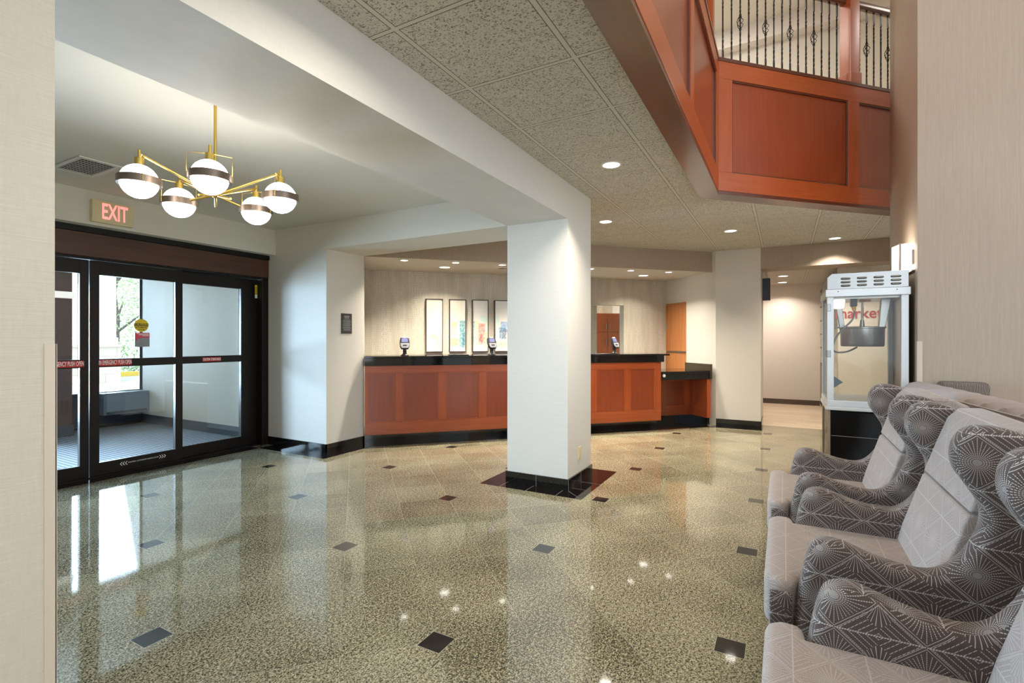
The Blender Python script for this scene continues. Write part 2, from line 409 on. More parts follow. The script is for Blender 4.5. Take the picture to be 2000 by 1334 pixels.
def mat_zebra():
    s = NT('striped_cord_fabric'); U = s.coord('UV'); X, Y, _ = s.xyz(U)
    n = s.noise(s.scale(U, (10, 10, 10)), 1.0, 2)
    v = s.M('ADD', s.M('MULTIPLY', X, 230.0), s.M('ADD', s.M('MULTIPLY', n, 5.0), s.M('MULTIPLY', Y, 14.0)))
    f = s.step(s.M('SINE', s.M('MULTIPLY', v, PI)), -0.2, 0.4)
    return s.done(s.mix(f, srgb(74, 64, 58), srgb(156, 146, 138)), 0.85, spec=0.2)
ZEBRA = mat_zebra()
def mat_carpet():
    s = NT('ribbed_entrance_mat'); c = s.coord(); X, Y, _ = s.xyz(c)
    f = s.step(s.M('SINE', s.M('MULTIPLY', X, 2*PI/0.05)), -0.3, 0.3)
    g = s.step(s.M('SINE', s.M('MULTIPLY', Y, 2*PI/0.03)), -0.9, -0.2)
    f = s.M('MULTIPLY', f, g); s.bump(f, 0.4, 0.005)
    return s.done(s.mix(f, srgb(60, 62, 68), srgb(150, 154, 162)), 0.7)
MAT = mat_carpet()
def mat_planks():
    s = NT('light_oak_planks'); c = s.coord(); X, Y, _ = s.xyz(c)
    row = s.M('FLOOR', s.M('DIVIDE', X, 0.15)); 
    wn = s.n('ShaderNodeTexWhiteNoise'); s.L.new(s.comb(row, s.M('FLOOR', s.M('ADD', s.M('DIVIDE', Y, 0.9), s.M('MULTIPLY', row, 0.37)))), wn.inputs[0])
    n = s.noise(s.scale(c, (30, 2, 1)), 1.0, 3)
    col = s.mix(s.M('ADD', s.M('MULTIPLY', wn.outputs[0], 0.6), s.M('MULTIPLY', n, 0.4)), srgb(194, 170, 144), srgb(222, 204, 182))
    return s.done(col, 0.3, spec=0.5)
PLANK = mat_planks()
def mat_stone():
    s = NT('pale_ashlar_stone'); c = s.coord(); X, Y, Z = s.xyz(c)
    br = s.n('ShaderNodeTexBrick'); s.L.new(s.comb(s.M('ADD', X, Y), Z), br.inputs['Vector'])
    br.inputs['Color1'].default_value = (*srgb(214, 203, 188), 1); br.inputs['Color2'].default_value = (*srgb(196, 184, 170), 1)
    br.inputs['Mortar'].default_value = (*srgb(168, 160, 150), 1); br.inputs['Scale'].default_value = 1.0
    br.inputs['Brick Width'].default_value = 0.6; br.inputs['Row Height'].default_value = 0.28; br.inputs['Mortar Size'].default_value = 0.008
    return s.done(br.outputs[0], 0.85)
STONE = mat_stone()
STUCCO = plain('white_stucco', srgb(235, 233, 228), 0.9, var=0.02)
CONC = plain('pale_concrete', srgb(190, 188, 184), 0.9, var=0.05, nscale=2)
YCURB = plain('yellow_curb_paint', srgb(224, 190, 60), 0.7)
def mat_leaf(name, a, b):
    s = NT(name); return s.done(s.mix(s.noise(s.coord(), 1.6, 3), a, b), 0.6)
LEAF = mat_leaf('spring_leaves', srgb(120, 150, 88), srgb(186, 204, 150))
LEAF2 = mat_leaf('hedge_leaves', srgb(84, 122, 62), srgb(140, 172, 104))
BARK = plain('grey_bark', srgb(92, 84, 76), 0.9)
def mat_art(name, x0, x1, seed, blocks):
    """watercolour town: pale washes of colour rising from splashes; local x across, z up, both in metres from the frame centre"""
    s = NT(name); c = s.coord(); X, _, Z = s.xyz(c); n = s.noise(c, 9, 4); n2 = s.noise(c, 38, 4, 0.7)
    col = s.mix(s.step(Z, 0.5, -0.5), srgb(216, 211, 190), srgb(222, 220, 212))
    Xn = s.M('ADD', X, s.M('MULTIPLY', s.M('SUBTRACT', n, 0.5), 0.03)); Zn = s.M('ADD', Z, s.M('MULTIPLY', s.M('SUBTRACT', n, 0.5), 0.05))
    for (a, b, z0, z1, rgb, al) in blocks:
        m = s.M('MULTIPLY', s.M('MULTIPLY', s.step(Xn, a-0.008, a+0.008), s.step(Xn, b+0.008, b-0.008)),
                s.M('MULTIPLY', s.step(Zn, z0-0.03, z0+0.03), s.step(Zn, z1+0.01, z1-0.01)))
        m = s.M('MULTIPLY', m, s.M('MULTIPLY', s.step(n2, 0.2, 0.6), al))
        col = s.mix(m, col, srgb(*rgb))
    dots = s.M('MULTIPLY', s.step(s.noise(c, 55, 2), 0.66, 0.70), s.M('MULTIPLY', s.step(Z, -0.14, -0.24), s.step(Z, -0.40, -0.34)))
    col = s.mix(dots, col, srgb(70, 70, 60))
    return s.done(col, 0.35, coat=0.6)

# ================================================================== THE ROOM
# floors
fl = [(-5, -7), (8.62, -7), (8.62, 0.6), (9.5, 2.6), (6.2, 6.2), (5.0, 5.95), (-5, 5.95)]
struct('floor', G().prism(fl, -0.10, 0.0), FLOOR, 'polished speckled granite tile floor with small dark insets')
struct('floor_hall', G().box(8.62, 12.0, -1.2, 1.2, -0.10, 0.0), PLANK, 'light oak plank floor of the hall beyond the pier')
struct('floor_vestibule', G().box(-1.0, 4.2, 5.95, 9.15, -0.10, 0.0), MAT, 'ribbed grey entrance mat of the vestibule')
# black tile borders let into the floor
def inlay(n, polys, label):
    g = G()
    for p in polys: g.prism(p, -0.004, 0.0015)
    return struct(n, g, BLACK, label)
inlay('trim_floor_column', [[(3.87, 1.47), (4.86, 1.47), (4.86, 2.46), (3.87, 2.46)]], 'dark polished tile border around the column foot')
inlay('trim_floor_wall', [[(3.83, 4.48), (4.04, 4.48), (4.04, 5.62), (3.83, 5.62)], [(4.04, 4.48), (4.57, 4.48), CW(6.60, -0.02), (4.04, 4.69)],
      [CW(6.385, 0.06), CW(6.385, 4.98), CW(6.70, 5.15), CW(6.70, -0.02)], [CW(6.70, 4.25), CW(6.70, 5.12), CW(7.02, 5.12), CW(7.02, 4.25)],
      [(8.08, 0.28), (8.285, 0.28), (8.285, 0.94), (8.04, 1.0)]], 'dark polished tile border along the wall and desk')
inlay('trim_floor_door', [[(-0.2, 5.62), (3.83, 5.62), (3.83, 5.95), (-0.2, 5.95)]], 'dark tile strip in front of the sliding doors')
g = G()
for a in (4.13, 4.36): g.box(a-0.0015, a+0.0015, 1.47, 1.66, 0.0015, 0.0022)
g.box(3.87, 4.03, 1.985, 1.989, 0.0015, 0.0022); g.box(3.87, 4.03, 1.70, 1.703, 0.0015, 0.0022); g.box(3.87, 4.03, 2.25, 2.253, 0.0015, 0.0022)
g.prism([(3.87, 1.47), (3.873, 1.47), (4.033, 1.648), (4.03, 1.651)], 0.0015, 0.0022)
struct('trim_floor_joint', g, JOINT, 'grey joints of the tile border around the column')
# ceilings
tc = [(-5, 0.69), (5.04, 0.69), CW(4.06, 7.2), (8.9, -2.3), (8.9, 0.93), CW(6.66, 5.2), CW(6.66, -0.04), (4.63, 4.72), (4.63, 1.66), (-5, 1.66)]
struct('ceiling', G().prism(tc, ZC, ZC+0.06), TILE, 'fissured white tile ceiling on a grid')
struct('ceiling_entry', G().box(-0.2, 4.05, 2.2, 5.75, ZC, ZC+0.06), PAINT, 'smooth plaster ceiling of the entrance bay')
o = struct('ceiling_reception', G().box(-0.15, 5.5, 6.605, 8.6, ZS, ZS+0.06), PAINT, 'smooth white ceiling above the reception desk', rz=R45)
o = struct('wall_reception_fascia', G().box(-0.15, 5.22, 6.595, 6.72, ZS+0.0005, ZC+0.05), WALLTAN, 'taupe fascia hanging over the reception desk', rz=R45)
struct('ceiling_hall', G().box(8.75, 12.0, -1.2, 1.2, 2.46, 2.5), TILE, 'tile ceiling of the hall')
struct('ceiling_vestibule', G().box(-1.0, 4.2, 5.9, 9.2, 2.5, 2.55), PAINT, 'plaster ceiling of the vestibule')
struct('ceiling_atrium', G().box(-5.2, 9.2, -7.2, 5.5, 6.01, 6.1), PAINT, 'high plaster ceiling over the atrium')
# column and beams
struct('wall_column', G().box(4.041, 4.632, 1.661, 2.265, 0, ZC+0.02), WALLCOL, 'free-standing square column wrapped in pale linen')
struct('ceiling_beam', G().box(-5, 4.041, 1.661, 2.265, ZS, ZC+0.02), WALLCOL, 'long dropped beam from the left pilaster to the column')
struct('ceiling_crossbeam', G().box(4.041, 4.632, 2.265, 6.0, ZS, ZC+0.02), PAINT, 'cross beam from the column to the left wall')
g = G()
for z0, z1, e in ((0, 0.102, 0.012),):
    g.box(4.041-e, 4.632+e, 1.661-e, 1.661, z0, z1); g.box(4.041-e, 4.632+e, 2.265, 2.265+e, z0, z1)
    g.box(4.041-e, 4.041, 1.661, 2.265, z0, z1); g.box(4.632, 4.632+e, 1.661, 2.265, z0, z1)
struct('baseboard_column', g, BLACK, 'black granite tile base of the column')
g = G()
g.box(4.0286, 4.0296, 1.961, 1.964, 0, 0.102); g.box(4.33, 4.333, 1.6478, 1.6495, 0, 0.102); g.box(4.0286, 4.031, 1.6478, 1.6492, 0, 0.102)
g.box(4.0285, 4.0295, 1.66, 2.27, 0.1015, 0.103); g.box(4.04, 4.64, 1.6478, 1.6488, 0.1015, 0.103)
struct('baseboard_column_joint', g, JOINT, 'grey joints of the column base tiles')
# left wall block beside the door, running back to the wallpapered wall
wl = [(4.041, 4.687), (4.632, 4.687), CW(7.83, -0.04), CW(8.0, -0.04), (5.45, 6.2), (4.041, 6.2)]
struct('wall_left', G().prism(wl, 0, ZS), WALLCOL, 'pale linen wall between the entrance doors and the reception desk')
g = G(); e = 0.012
g.box(4.041-e, 4.041, 4.687-e, 5.78, 0, 0.102); g.box(4.041-e, 4.632, 4.687-e, 4.687, 0, 0.102)
struct('baseboard_left', g, BLACK, 'black granite tile base of the left wall')
# header above the doors
struct('wall_door_header', G().box(-0.3, 4.045, 5.601, 5.80, ZS, ZC+0.02), PAINT, 'pale plaster header above the sliding doors')
struct('wall_above_door', G().box(-0.3, 4.1, 5.80, 6.0, 2.366, ZC+0.02), PAINT, 'wall over the door operator')
struct('wall_entry_side', G().box(-0.45, -0.2, 2.2, 9.2, 0, ZC+0.05), WALL, 'side wall of the entrance bay')
# pilaster at the left edge of the view
struct('wall_pilaster', G().box(-5, 0.560, 1.661, 2.265, 0, ZS+0.02), WALL, 'linen covered pilaster in the left foreground')
gd = G().box(0.538, 0.562, 1.6575, 1.661, 0.0, 1.31); gd.box(0.560, 0.5635, 1.6575, 1.70, 0.0, 1.31)
struct('trim_corner_guard', gd, BEIGEM, 'beige corner guard on the left pilaster')
# taupe block at the right
struct('wall_right', G().box(5.02, 6.20, -4.5, -0.93, 0, 6.05), WALLTAN, 'tall taupe wall block behind the seats at right')
gd = G().box(5.0165, 5.02, -0.96, -0.927, 0.1, 1.31); gd.box(5.02, 5.06, -0.93, -0.9265, 0.1, 1.31)
struct('trim_corner_guard_right', gd, BEIGEM, 'pale corner guard on the taupe wall block')
# right pier and side wall of the reception
wp = [(8.292, 0.31), (8.285, 0.935), CW(7.18, 5.14), CW(7.18, 5.2), CW(8.0, 5.2), CW(8.0, 5.6), (9.2, 0.31)]
struct('wall_pier', G().prism(wp, 0, ZC+0.04), WALLCOL, 'pale pier to the right of the reception desk')
g = G().box(8.280, 8.292, 0.298, 0.93, 0, 0.102); g.box(8.28, 8.9, 0.298, 0.31, 0, 0.102)
struct('baseboard_pier', g, BLACK, 'black granite tile base of the pier')
struct('wall_lintel', G().box(8.292, 8.72, -3.0, 0.32, ZS, ZC+0.04), WALLTAN, 'beige lintel over the opening to the hall')
# hall
struct('wall_hall_back', G().box(11.7, 11.85, -1.2, 1.2, 0, 2.5), PAINTH, 'pale pink beige back wall of the hall')
struct('wall_hall_left', G().box(9.2, 11.8, 0.60, 0.75, 0, 2.5), PAINTH, 'left wall of the hall')
struct('baseboard_hall', G().box(11.685, 11.7, -0.64, 0.6, 0, 0.10), BASEBR, 'brown base of the hall back wall')
# market wall behind the popcorn machine
struct('wall_market', G().box(8.78, 8.95, -3.0, -0.70, 0, 2.44), CREAM, 'cream wall of the snack market')
struct('wall_market_side', G().box(8.96, 11.7, -1.2, -1.05, 0, 2.5), PAINTH, 'side wall behind the snack shelves')
text('market_sign', 'market', 0.215, REDTXT, (8.775, -0.945, 1.705), (math.radians(90), 0, math.radians(-90)), sx=0.92, bold=0.003)
tag(bpy.data.objects['market_sign'], 'faded red market lettering on the cream wall behind the popcorn machine', 'sign')
# wallpapered wall with its opening
g = G(); g.box(-0.04, 3.20, 7.83, 7.98, 0, ZS+0.02); g.box(4.33, 5.22, 7.83, 7.98, 0, ZS+0.02); g.box(3.20, 4.33, 7.83, 7.98, 1.927, ZS+0.02)
struct('wall_back', g, WPAPER, 'metallic patterned wallpaper wall behind the reception', rz=R45)
struct('wall_office', G().box(2.6, 4.26, 8.75, 8.85, 0, ZS+0.02), WPAPER, 'wallpapered wall inside the back office opening', rz=R45)
struct('wall_office_end', G().box(2.6, 6.2, 10.0, 10.1, 0, ZS+0.02), WPAPER, 'end wall of the back office', rz=R45)
struct('wall_office_side', G().box(5.25, 5.35, 7.9, 10.1, 0, ZS+0.02), PAINT, 'side wall of the back office', rz=R45)
# atrium shell behind and above
lamp('office_fill', 'AREA', (*CW(9.2, 3.9), 2.36), 22, (1, 0.92, 0.8), (0, 0, 0), 0.3)  # fill light added to brighten the dark office opening, stands for no fixture
struct('ceiling_office', G().box(2.6, 6.2, 7.98, 10.1, 2.37, 2.42), PAINT, 'ceiling of the back office', rz=R45)
struct('wall_upper_back', G().box(8.35, 8.5, -7.2, 5.5, 2.9, 6.05), PAINT, 'upper storey wall seen through the balusters')
struct('ceiling_upper_beam', G().box(8.15, 8.36, -7.2, 5.5, 5.74, 6.02), PAINTH, 'pale beam below the upper ceiling')
struct('floor_upper', G().prism([(-5, 0.75), (5.06, 0.75), CW(4.12, 7.2), (9.0, -2.3), (9.0, 5.5), (-5, 5.5)], 2.80, 3.0), PAINT, 'upper storey floor slab')
struct('wall_upper_left', G().box(-5.2, 9.0, 4.9, 5.05, 2.95, 6.05), PAINT, 'upper storey side wall')
g = G(); g.box(-5.2, -5.05, -7.2, 5.6, 0, 0.5); g.box(-5.2, -5.05, -7.2, 5.6, 5.3, 6.05); g.box(-5.2, -5.05, -7.2, -5.4, 0.5, 5.3); g.box(-5.2, -5.05, -0.2, 5.6, 0.5, 5.3)
struct('wall_rear', g, PAINT, 'rear atrium wall with tall window openings')
g = G(); g.box(-5.2, 9.0, -7.2, -7.05, 0, 0.9); g.box(-5.2, 9.0, -7.2, -7.05, 5.4, 6.05); g.box(-5.2, -2.6, -7.2, -7.05, 0.9, 5.4); g.box(3.6, 9.0, -7.2, -7.05, 0.9, 5.4)
struct('wall_right_far', g, PAINT, 'far right atrium wall with a window opening')
struct('wall_right_end', G().box(8.9, 9.05, -7.2, -2.9, 0, 6.05), PAINT, 'end wall past the taupe block')

# ================================================================== DOORS AND VESTIBULE
VD = 5.84
def leaf(name, x0, x1, y0, y1, label, zt=2.08, stile=0.085, st_r=None):
    t = thing(name, label, 'door', ((x0+x1)/2, (y0+y1)/2, 0)); t['kind'] = 'structure'
    cx, cy = (x0+x1)/2, (y0+y1)/2; a, b = x0-cx, x1-cx; q0, q1 = y0-cy, y1-cy; sr = st_r or stile
    g = G(); g.box(a, a+stile, q0, q1, 0.012, zt); g.box(b-sr, b, q0, q1, 0.012, zt)
    g.box(a+stile, b-sr, q0, q1, 0.012, 0.135); g.box(a+stile, b-sr, q0, q1, 1.947, zt); g.box(a+stile, b-sr, q0, q1, 1.055, 1.135)
    mk('frame', g, BRONZE, t, bevel=0.003, seg=1)
    mk('glass', G().box(a+stile-0.005, b-sr+0.005, -0.003, 0.003, 0.13, 1.95), GLASS, t)
    return t
RX = (math.radians(90), 0, 0)
def strip(parent, x0, x1, z0, z1, s, yf, mat=RED, tm=WHITET, size=None, sx=0.8):
    mk('warning_label', G().box(x0, x1, yf-0.0015, yf, z0, z1), mat, parent)
    text('label_lettering', s, size or (z1-z0)*1.05, tm, ((x0+x1)/2, yf-0.002, (z0+z1)/2+0.001), RX, parent, sx=sx, bold=0.0004)
d1 = leaf('door_1', 1.36, 2.205, VD-0.045, VD+0.0, 'left sliding glass door leaf in a dark bronze frame', stile=0.07)
cx = d1.location.x; yf = -0.0225
strip(d1, 1.875-cx, 2.165-cx, 1.066, 1.124, 'IN EMERGENCY PUSH OPEN', yf, sx=0.385)
d2 = leaf('door_2', 2.212, 3.045, VD-0.045, VD+0.0, 'right sliding glass door leaf with round yellow caution sticker', stile=0.075)
cx = d2.location.x
strip(d2, 2.285-cx, 2.555-cx, 1.068, 1.126, 'IN EMERGENCY PUSH OPEN', yf, sx=0.36)
def caution_arrows(par, xc, z, w_, only_right=False):
    g = G()
    for sgn in ((1,) if only_right else (-1, 1)):
        for k in range(3):
            x = xc + sgn*(w_/2 - 0.022*k); d = sgn
            g.add([(x, yf-0.0015, z), (x-0.016*d, yf-0.0015, z+0.018), (x-0.023*d, yf-0.0015, z+0.018), (x-0.008*d, yf-0.0015, z),
                   (x-0.023*d, yf-0.0015, z-0.018), (x-0.016*d, yf-0.0015, z-0.018)], [(0, 1, 2, 3), (0, 3, 4, 5)])
    mk('arrow_decal', g, WHITET, par)
    if not only_right:
        text('decal_lettering', 'CAUTION  AUTOMATIC SLIDING DOOR', 0.017, WHITET, (xc, yf-0.0015, z+0.002), RX, par, sx=0.9)
caution_arrows(d2, 2.665-cx, 0.085, 0.42)
caution_arrows(d1, 1.76-d1.location.x, 0.085, 0.42)
st = mk('caution_sticker', G().cyl((2.652-cx, -0.0055, 1.47), (2.652-cx, -0.0035, 1.47), 0.066, n=40), YELLOW, d2)
mk('sticker_band', G().box(2.652-0.064-cx, 2.652+0.064-cx, -0.0062, -0.0054, 1.462, 1.490), DKT, d2)
text('sticker_lettering', 'CAUTION', 0.026, YELLOW, (2.652-cx, -0.0066, 1.476), RX, d2, bold=0.0006)
text('sticker_lettering', 'AUTOMATIC', 0.019, DKT, (2.652-cx, -0.0060, 1.447), RX, d2, bold=0.0004)
text('sticker_lettering', 'DOOR', 0.019, DKT, (2.652-cx, -0.0060, 1.425), RX, d2, bold=0.0004)
mk('notice_sticker', G().box(2.594-cx, 2.728-cx, -0.0045, -0.0035, 1.25, 1.395), GREYP, d2)
g = G().prism([(2.594-cx, 1.395), (2.728-cx, 1.395), (2.728-cx, 1.345), (2.66-cx, 1.343), (2.62-cx, 1.33), (2.594-cx, 1.305)], 0, 0.001)
g.v = [(p[0], -0.0046 - p[2], p[1]) for p in g.v]
mk('notice_band', g, plain('faded_red_band', srgb(208, 70, 90), 0.5), d2)
g = G()
for z, a in ((1.385, 0.0), (1.374, 0.02), (1.363, 0.05)): g.box(2.61+a-cx, 2.72-cx, -0.0062, -0.0056, z-0.003, z+0.002)
mk('notice_lines', g, WHITET, d2)
# fixed side lights
w1 = leaf('window_1', 3.035, 3.985, VD+0.012, VD+0.06, 'fixed glass side light right of the sliding doors', stile=0.03, st_r=0.235); w1['category'] = 'window'
cx = w1.location.x
mk('warning_label', G().box(3.29-cx, 3.50-cx, -0.026, -0.024, 1.072, 1.118), RED, w1)
text('label_lettering', 'CAUTION  STAND BACK', 0.04, WHITET, (3.395-cx, -0.0265, 1.0945), RX, w1, sx=0.46, bold=0.0004)
w2 = leaf('window_2', 0.30, 1.33, VD+0.012, VD+0.06, 'fixed glass side light left of the sliding doors', stile=0.09); w2['category'] = 'window'
g = G().box(3.955, 4.041, VD-0.10, VD+0.12, 0, 2.366); g.box(-0.2, 0.30, VD-0.10, VD+0.12, 0, 2.366)
struct('trim_door_jamb', g, BRONZE, 'dark bronze door jambs', bevel=0.004, seg=1)
lb = thing('jamb_label', 'narrow yellow and white label high on the dark door jamb', 'label', (3.905, VD-0.013, 1.93))
mk('label_plate', G().box(-0.016, 0.016, -0.002, 0.0, -0.04, 0.08), YELLOW, lb)
mk('label_foot', G().box(-0.016, 0.016, -0.0022, 0.0, -0.085, -0.04), WHITEP, lb)
g = G()
for k in range(5): g.box(-0.009, 0.009, -0.0028, -0.002, -0.03+k*0.02, -0.022+k*0.02)
mk('label_lines', g, DKT, lb)
lb.location.x = 3.93
# operator header
g = G().box(-0.2, 4.041, VD-0.11, VD+0.10, 2.105, 2.330)
hd = struct('trim_door_operator', g, WALNUT, 'wood-grained operator header over the doors', bevel=0.006, seg=1)
struct('trim_door_track', G().box(-0.2, 4.041, VD-0.12, VD+0.10, 2.330, 2.384), BLACKM, 'black strip above the operator header')
struct('trim_door_guide', G().box(-0.2, 3.96, VD-0.05, VD+0.08, 2.084, 2.105), BLACKM, 'black sliding track of the doors')
struct('trim_threshold', G().box(-0.2, 3.96, VD-0.06, VD+0.08, 0.0, 0.012), BRONZE, 'metal threshold under the doors')
# vestibule
struct('wall_vestibule_right', G().box(4.13, 4.20, 6.2, 9.12, 0, 2.52), WALL, 'linen side wall of the vestibule')
struct('baseboard_vestibule', G().box(4.118, 4.13, 6.2, 9.05, 0, 0.14), BASEV, 'slate base of the vestibule wall')
VO = 9.06
g = G(); g.box(4.13, 4.205, VO-0.05, VO+0.05, 0, 2.52); g.box(3.13, 3.20, VO-0.05, VO+0.05, 0, 2.52)
g.box(3.13, 4.2, VO-0.05, VO+0.05, 2.44, 2.52); g.box(3.13, 4.2, VO-0.05, VO+0.05, 0.47, 0.535); g.box(3.13, 4.2, VO-0.04, VO+0.04, 0, 0.04)
t = thing('window_3', 'outer vestibule window beside the wall heater', 'window', (0, 0, 0)); t['kind'] = 'structure'
mk('frame', g, BRONZE, t, bevel=0.004, seg=1)
mk('glass', G().box(3.18, 4.15, VO-0.004, VO+0.004, 0.52, 2.46), GLASS, t)
mk('lower_panel', G().box(3.18, 4.15, VO-0.02, VO+0.02, 0.03, 0.50), plain('navy_panel', srgb(34, 40, 54), 0.35), t)
ht = thing('wall_heater', 'blue-grey heater box under the outer vestibule window', 'heater', (3.87, VO-0.14, 0.20))
mk('casing', G().box(-0.34, 0.255, -0.12, 0.09, 0.0, 0.325), HEATER, ht, bevel=0.006, seg=1)
mk('grille', G().box(-0.31, 0.225, -0.122, -0.12, 0.015, 0.05), DARKP, ht)
struct('wall_vestibule_pier', G().box(2.5, 3.085, 8.60, VO+0.1, 0, 2.52), BROWNW, 'brown pier between the outer doors and the window')
struct('baseboard_vestibule_pier', G().box(2.49, 3.10, 8.585, 8.62, 0, 0.15), BASEV, 'slate base of the brown pier')
sl = thing('bar_sconce', 'lit bar lamp on the brown vestibule pier', 'lamp', (2.94, 8.56, 1.93))
mk('shade', G().box(-0.16, 0.14, -0.05, 0.0, -0.045, 0.045), emit('bar_lamp_glass', (1, 0.84, 0.66), 0.5), sl, bevel=0.01)
mk('backplate', G().box(-0.12, 0.10, 0.0, 0.04, -0.03, 0.03), PEWTER, sl)
t = thing('door_3', 'outer glass entrance doors of the vestibule', 'door'); t['kind'] = 'structure'
g = G()
for x in (-0.2, 0.75, 1.66, 2.44): g.box(x, x+0.07, VO-0.03, VO+0.03, 0.0, 2.2)
g.box(-0.2, 2.5, VO-0.03, VO+0.03, 2.12, 2.52); g.box(-0.2, 2.5, VO-0.03, VO+0.03, 0.0, 0.12); g.box(-0.2, 2.5, VO-0.03, VO+0.03, 1.05, 1.12)
mk('frame', g, BRONZE, t); mk('glass', G().box(-0.15, 2.47, VO-0.003, VO+0.003, 0.1, 2.15), GLASS, t)

# ================================================================== OUTSIDE
struct('floor_driveway', G().box(-30, 60, 9.2, 70, -0.12, -0.02), CONC, 'pale concrete driveway outside')
t = thing('portico_column', 'white portico column on a pale stone base outside the glass', 'column', (6.85, 19.3, -0.02))
mk('shaft', G().box(-0.93, 0.90, -0.80, 0.80, 1.30, 7.5), STUCCO, t, bevel=0.02, seg=1)
mk('plinth_moulding', G().box(-0.97, 0.94, -0.84, 0.84, 1.16, 1.42), STUCCO, t, bevel=0.02, seg=1)
mk('cap_stone', G().box(-1.04, 1.02, -0.92, 0.92, 1.10, 1.19), STONE, t, bevel=0.015, seg=1)
mk('stone_base', G().box(-1.0, 0.98, -0.88, 0.88, 0.0, 1.10), STONE, t)
tag(mk('yellow_curb', G().box(4.0, 30, 21.2, 21.5, -0.02, 0.14), YCURB), 'yellow painted curb along the driveway', 'curb')
tag(mk('curb', G().box(4.0, 30, 21.5, 22.3, -0.02, 0.10), CONC), 'grey kerb behind the yellow one', 'curb')
def leaf_cloud(c, rad, n, size, mat, name, parent, sq=(1, 1, 1)):
    g = G()
    for _ in range(n):
        while True:
            p = Vector((random.uniform(-1, 1), random.uniform(-1, 1), random.uniform(-1, 1)))
            if 0.25 < p.length < 1: break
        q = Vector((c[0]+p.x*rad*sq[0], c[1]+p.y*rad*sq[1], c[2]+p.z*rad*sq[2]))
        a = Vector((random.gauss(0, 1), random.gauss(0, 1), random.gauss(0, 1))).normalized(); b = a.orthogonal().normalized()
        s_ = size*random.uniform(0.6, 1.3)
        g.add([q-a*s_, q+b*s_*0.6, q+a*s_, q-b*s_*0.6], [(0, 1, 2, 3)])
    return mk(name, g, mat, parent)
def tree(x, y, h, r, label, n=6500):
    t = thing('tree', label, 'tree', (x, y, -0.02), 0, 'trees beyond the driveway')
    g = G(); g.tube([(0, 0, 0), (0.1, 0, h*0.35), (-0.05, 0.1, h*0.7)], [0.2, 0.15, 0.07], 8)
    for k in range(7):
        a = k*0.9; g.tube([(0.05, 0, h*(0.25+0.06*k)), (math.cos(a)*r*0.5, math.sin(a)*r*0.5, h*(0.42+0.07*k))], [0.07, 0.03], 6)
    mk('trunk', g, BARK, t); leaf_cloud((0, 0, h*0.62), r, n, 0.065, LEAF, 'foliage', t, (1, 1, 1.15*h/6)); return t
tree(11.2, 27.0, 6.5, 2.6, 'pale green tree directly right of the white portico column')
tree(18.5, 31.5, 7.5, 3.0, 'second pale green tree, further right beyond the driveway')
t = tag(leaf_cloud((10.4, 24.5, 0.55), 1.0, 1500, 0.06, LEAF2, 'hedge', None, (2.6, 0.8, 0.62)), 'low bright green hedge behind the kerb', 'hedge')

# ================================================================== BALCONY
ZB, ZT = 2.690, 3.935
bf = thing('balcony_fascia', 'reddish cherry panelled balcony front under the iron railing', 'balcony', (0, 0, 0))
S0 = 0.55; C0 = 3.905; kx = C0*R2 - S0   # corner x on the front line
cornerw = (kx - S0)/R2
# local frame for the slanted run: x=w, y=c, rotated -45
g = G().prism([(-5, S0+0.01), (kx+0.004, S0+0.01), CW(C0+0.01, 7.2), CW(C0+0.15, 7.2), (C0*R2-S0+0.065, S0+0.15), (-5, S0+0.15)], ZB+0.02, ZT-0.02)
mk('panel_board', g, CHERRYZ, bf)
g = G().prism([(-5, S0-0.012), (kx-0.004, S0-0.012), CW(C0-0.012, 7.2), CW(C0+0.16, 7.2), (C0*R2-S0+0.07, S0+0.158), (-5, S0+0.158)], ZB-0.012, ZB+0.02)
mk('soffit_board', g, CHERRYD, bf)
g = G().prism([(-5, S0-0.022), (kx-0.008, S0-0.022), CW(C0-0.022, 7.2), CW(C0+0.18, 7.2), (C0*R2-S0+0.08, S0+0.18), (-5, S0+0.18)], ZT-0.02, ZT+0.012)
mk('cap_board', g, CHERRYD, bf)
E1 = 0.016
def slant(nm, w0, w1, z0, z1, mat, e0=E1, par=bf):
    return mk(nm, G().box(w0, w1, C0-e0, C0+0.012, z0, z1), mat, par, rz=R45, bevel=0.002, seg=1)
def straight(nm, x0, x1, z0, z1, mat, e0=E1, par=bf):
    return mk(nm, G().box(x0, x1, S0-e0, S0+0.012, z0, z1), mat, par, bevel=0.002, seg=1)
slant('top_rail', cornerw, 7.2, 3.755, ZT-0.02, CHERRY); slant('bottom_rail', cornerw, 7.2, ZB+0.02, 2.885, CHERRY)
straight('top_rail', -5, kx-0.01, 3.755, ZT-0.02, CHERRY); straight('bottom_rail', -5, kx-0.01, ZB+0.02, 2.885, CHERRY)
CHZ2 = mat_wood('cherry_wood_stile', srgb(156, 68, 28), srgb(178, 86, 40), 'z', coat=0.5)
for a, b in ((cornerw, 3.285), (4.70, 4.84), (6.2, 6.34)): slant('stile', a, b, 2.885, 3.755, CHZ2)
for a, b in ((kx-0.14, kx-0.012), (3.42, 3.54), (1.98, 2.10), (0.5, 0.62)): straight('stile', a, b, 2.885, 3.755, CHZ2)
# panel beads
def beads(fn, a, b):
    fn('bead', a, a+0.012, 2.885, 3.755, CHERRYD, 0.008); fn('bead', b-0.012, b, 2.885, 3.755, CHERRYD, 0.008)
    fn('bead', a+0.012, b-0.012, 2.885, 2.897, CHERRYD, 0.008); fn('bead', a+0.012, b-0.012, 3.743, 3.755, CHERRYD, 0.008)
beads(slant, 3.285, 4.70); beads(slant, 4.84, 6.2)
beads(straight, 3.54, kx-0.14); beads(straight, 2.10, 3.42); beads(straight, 0.62, 1.98)
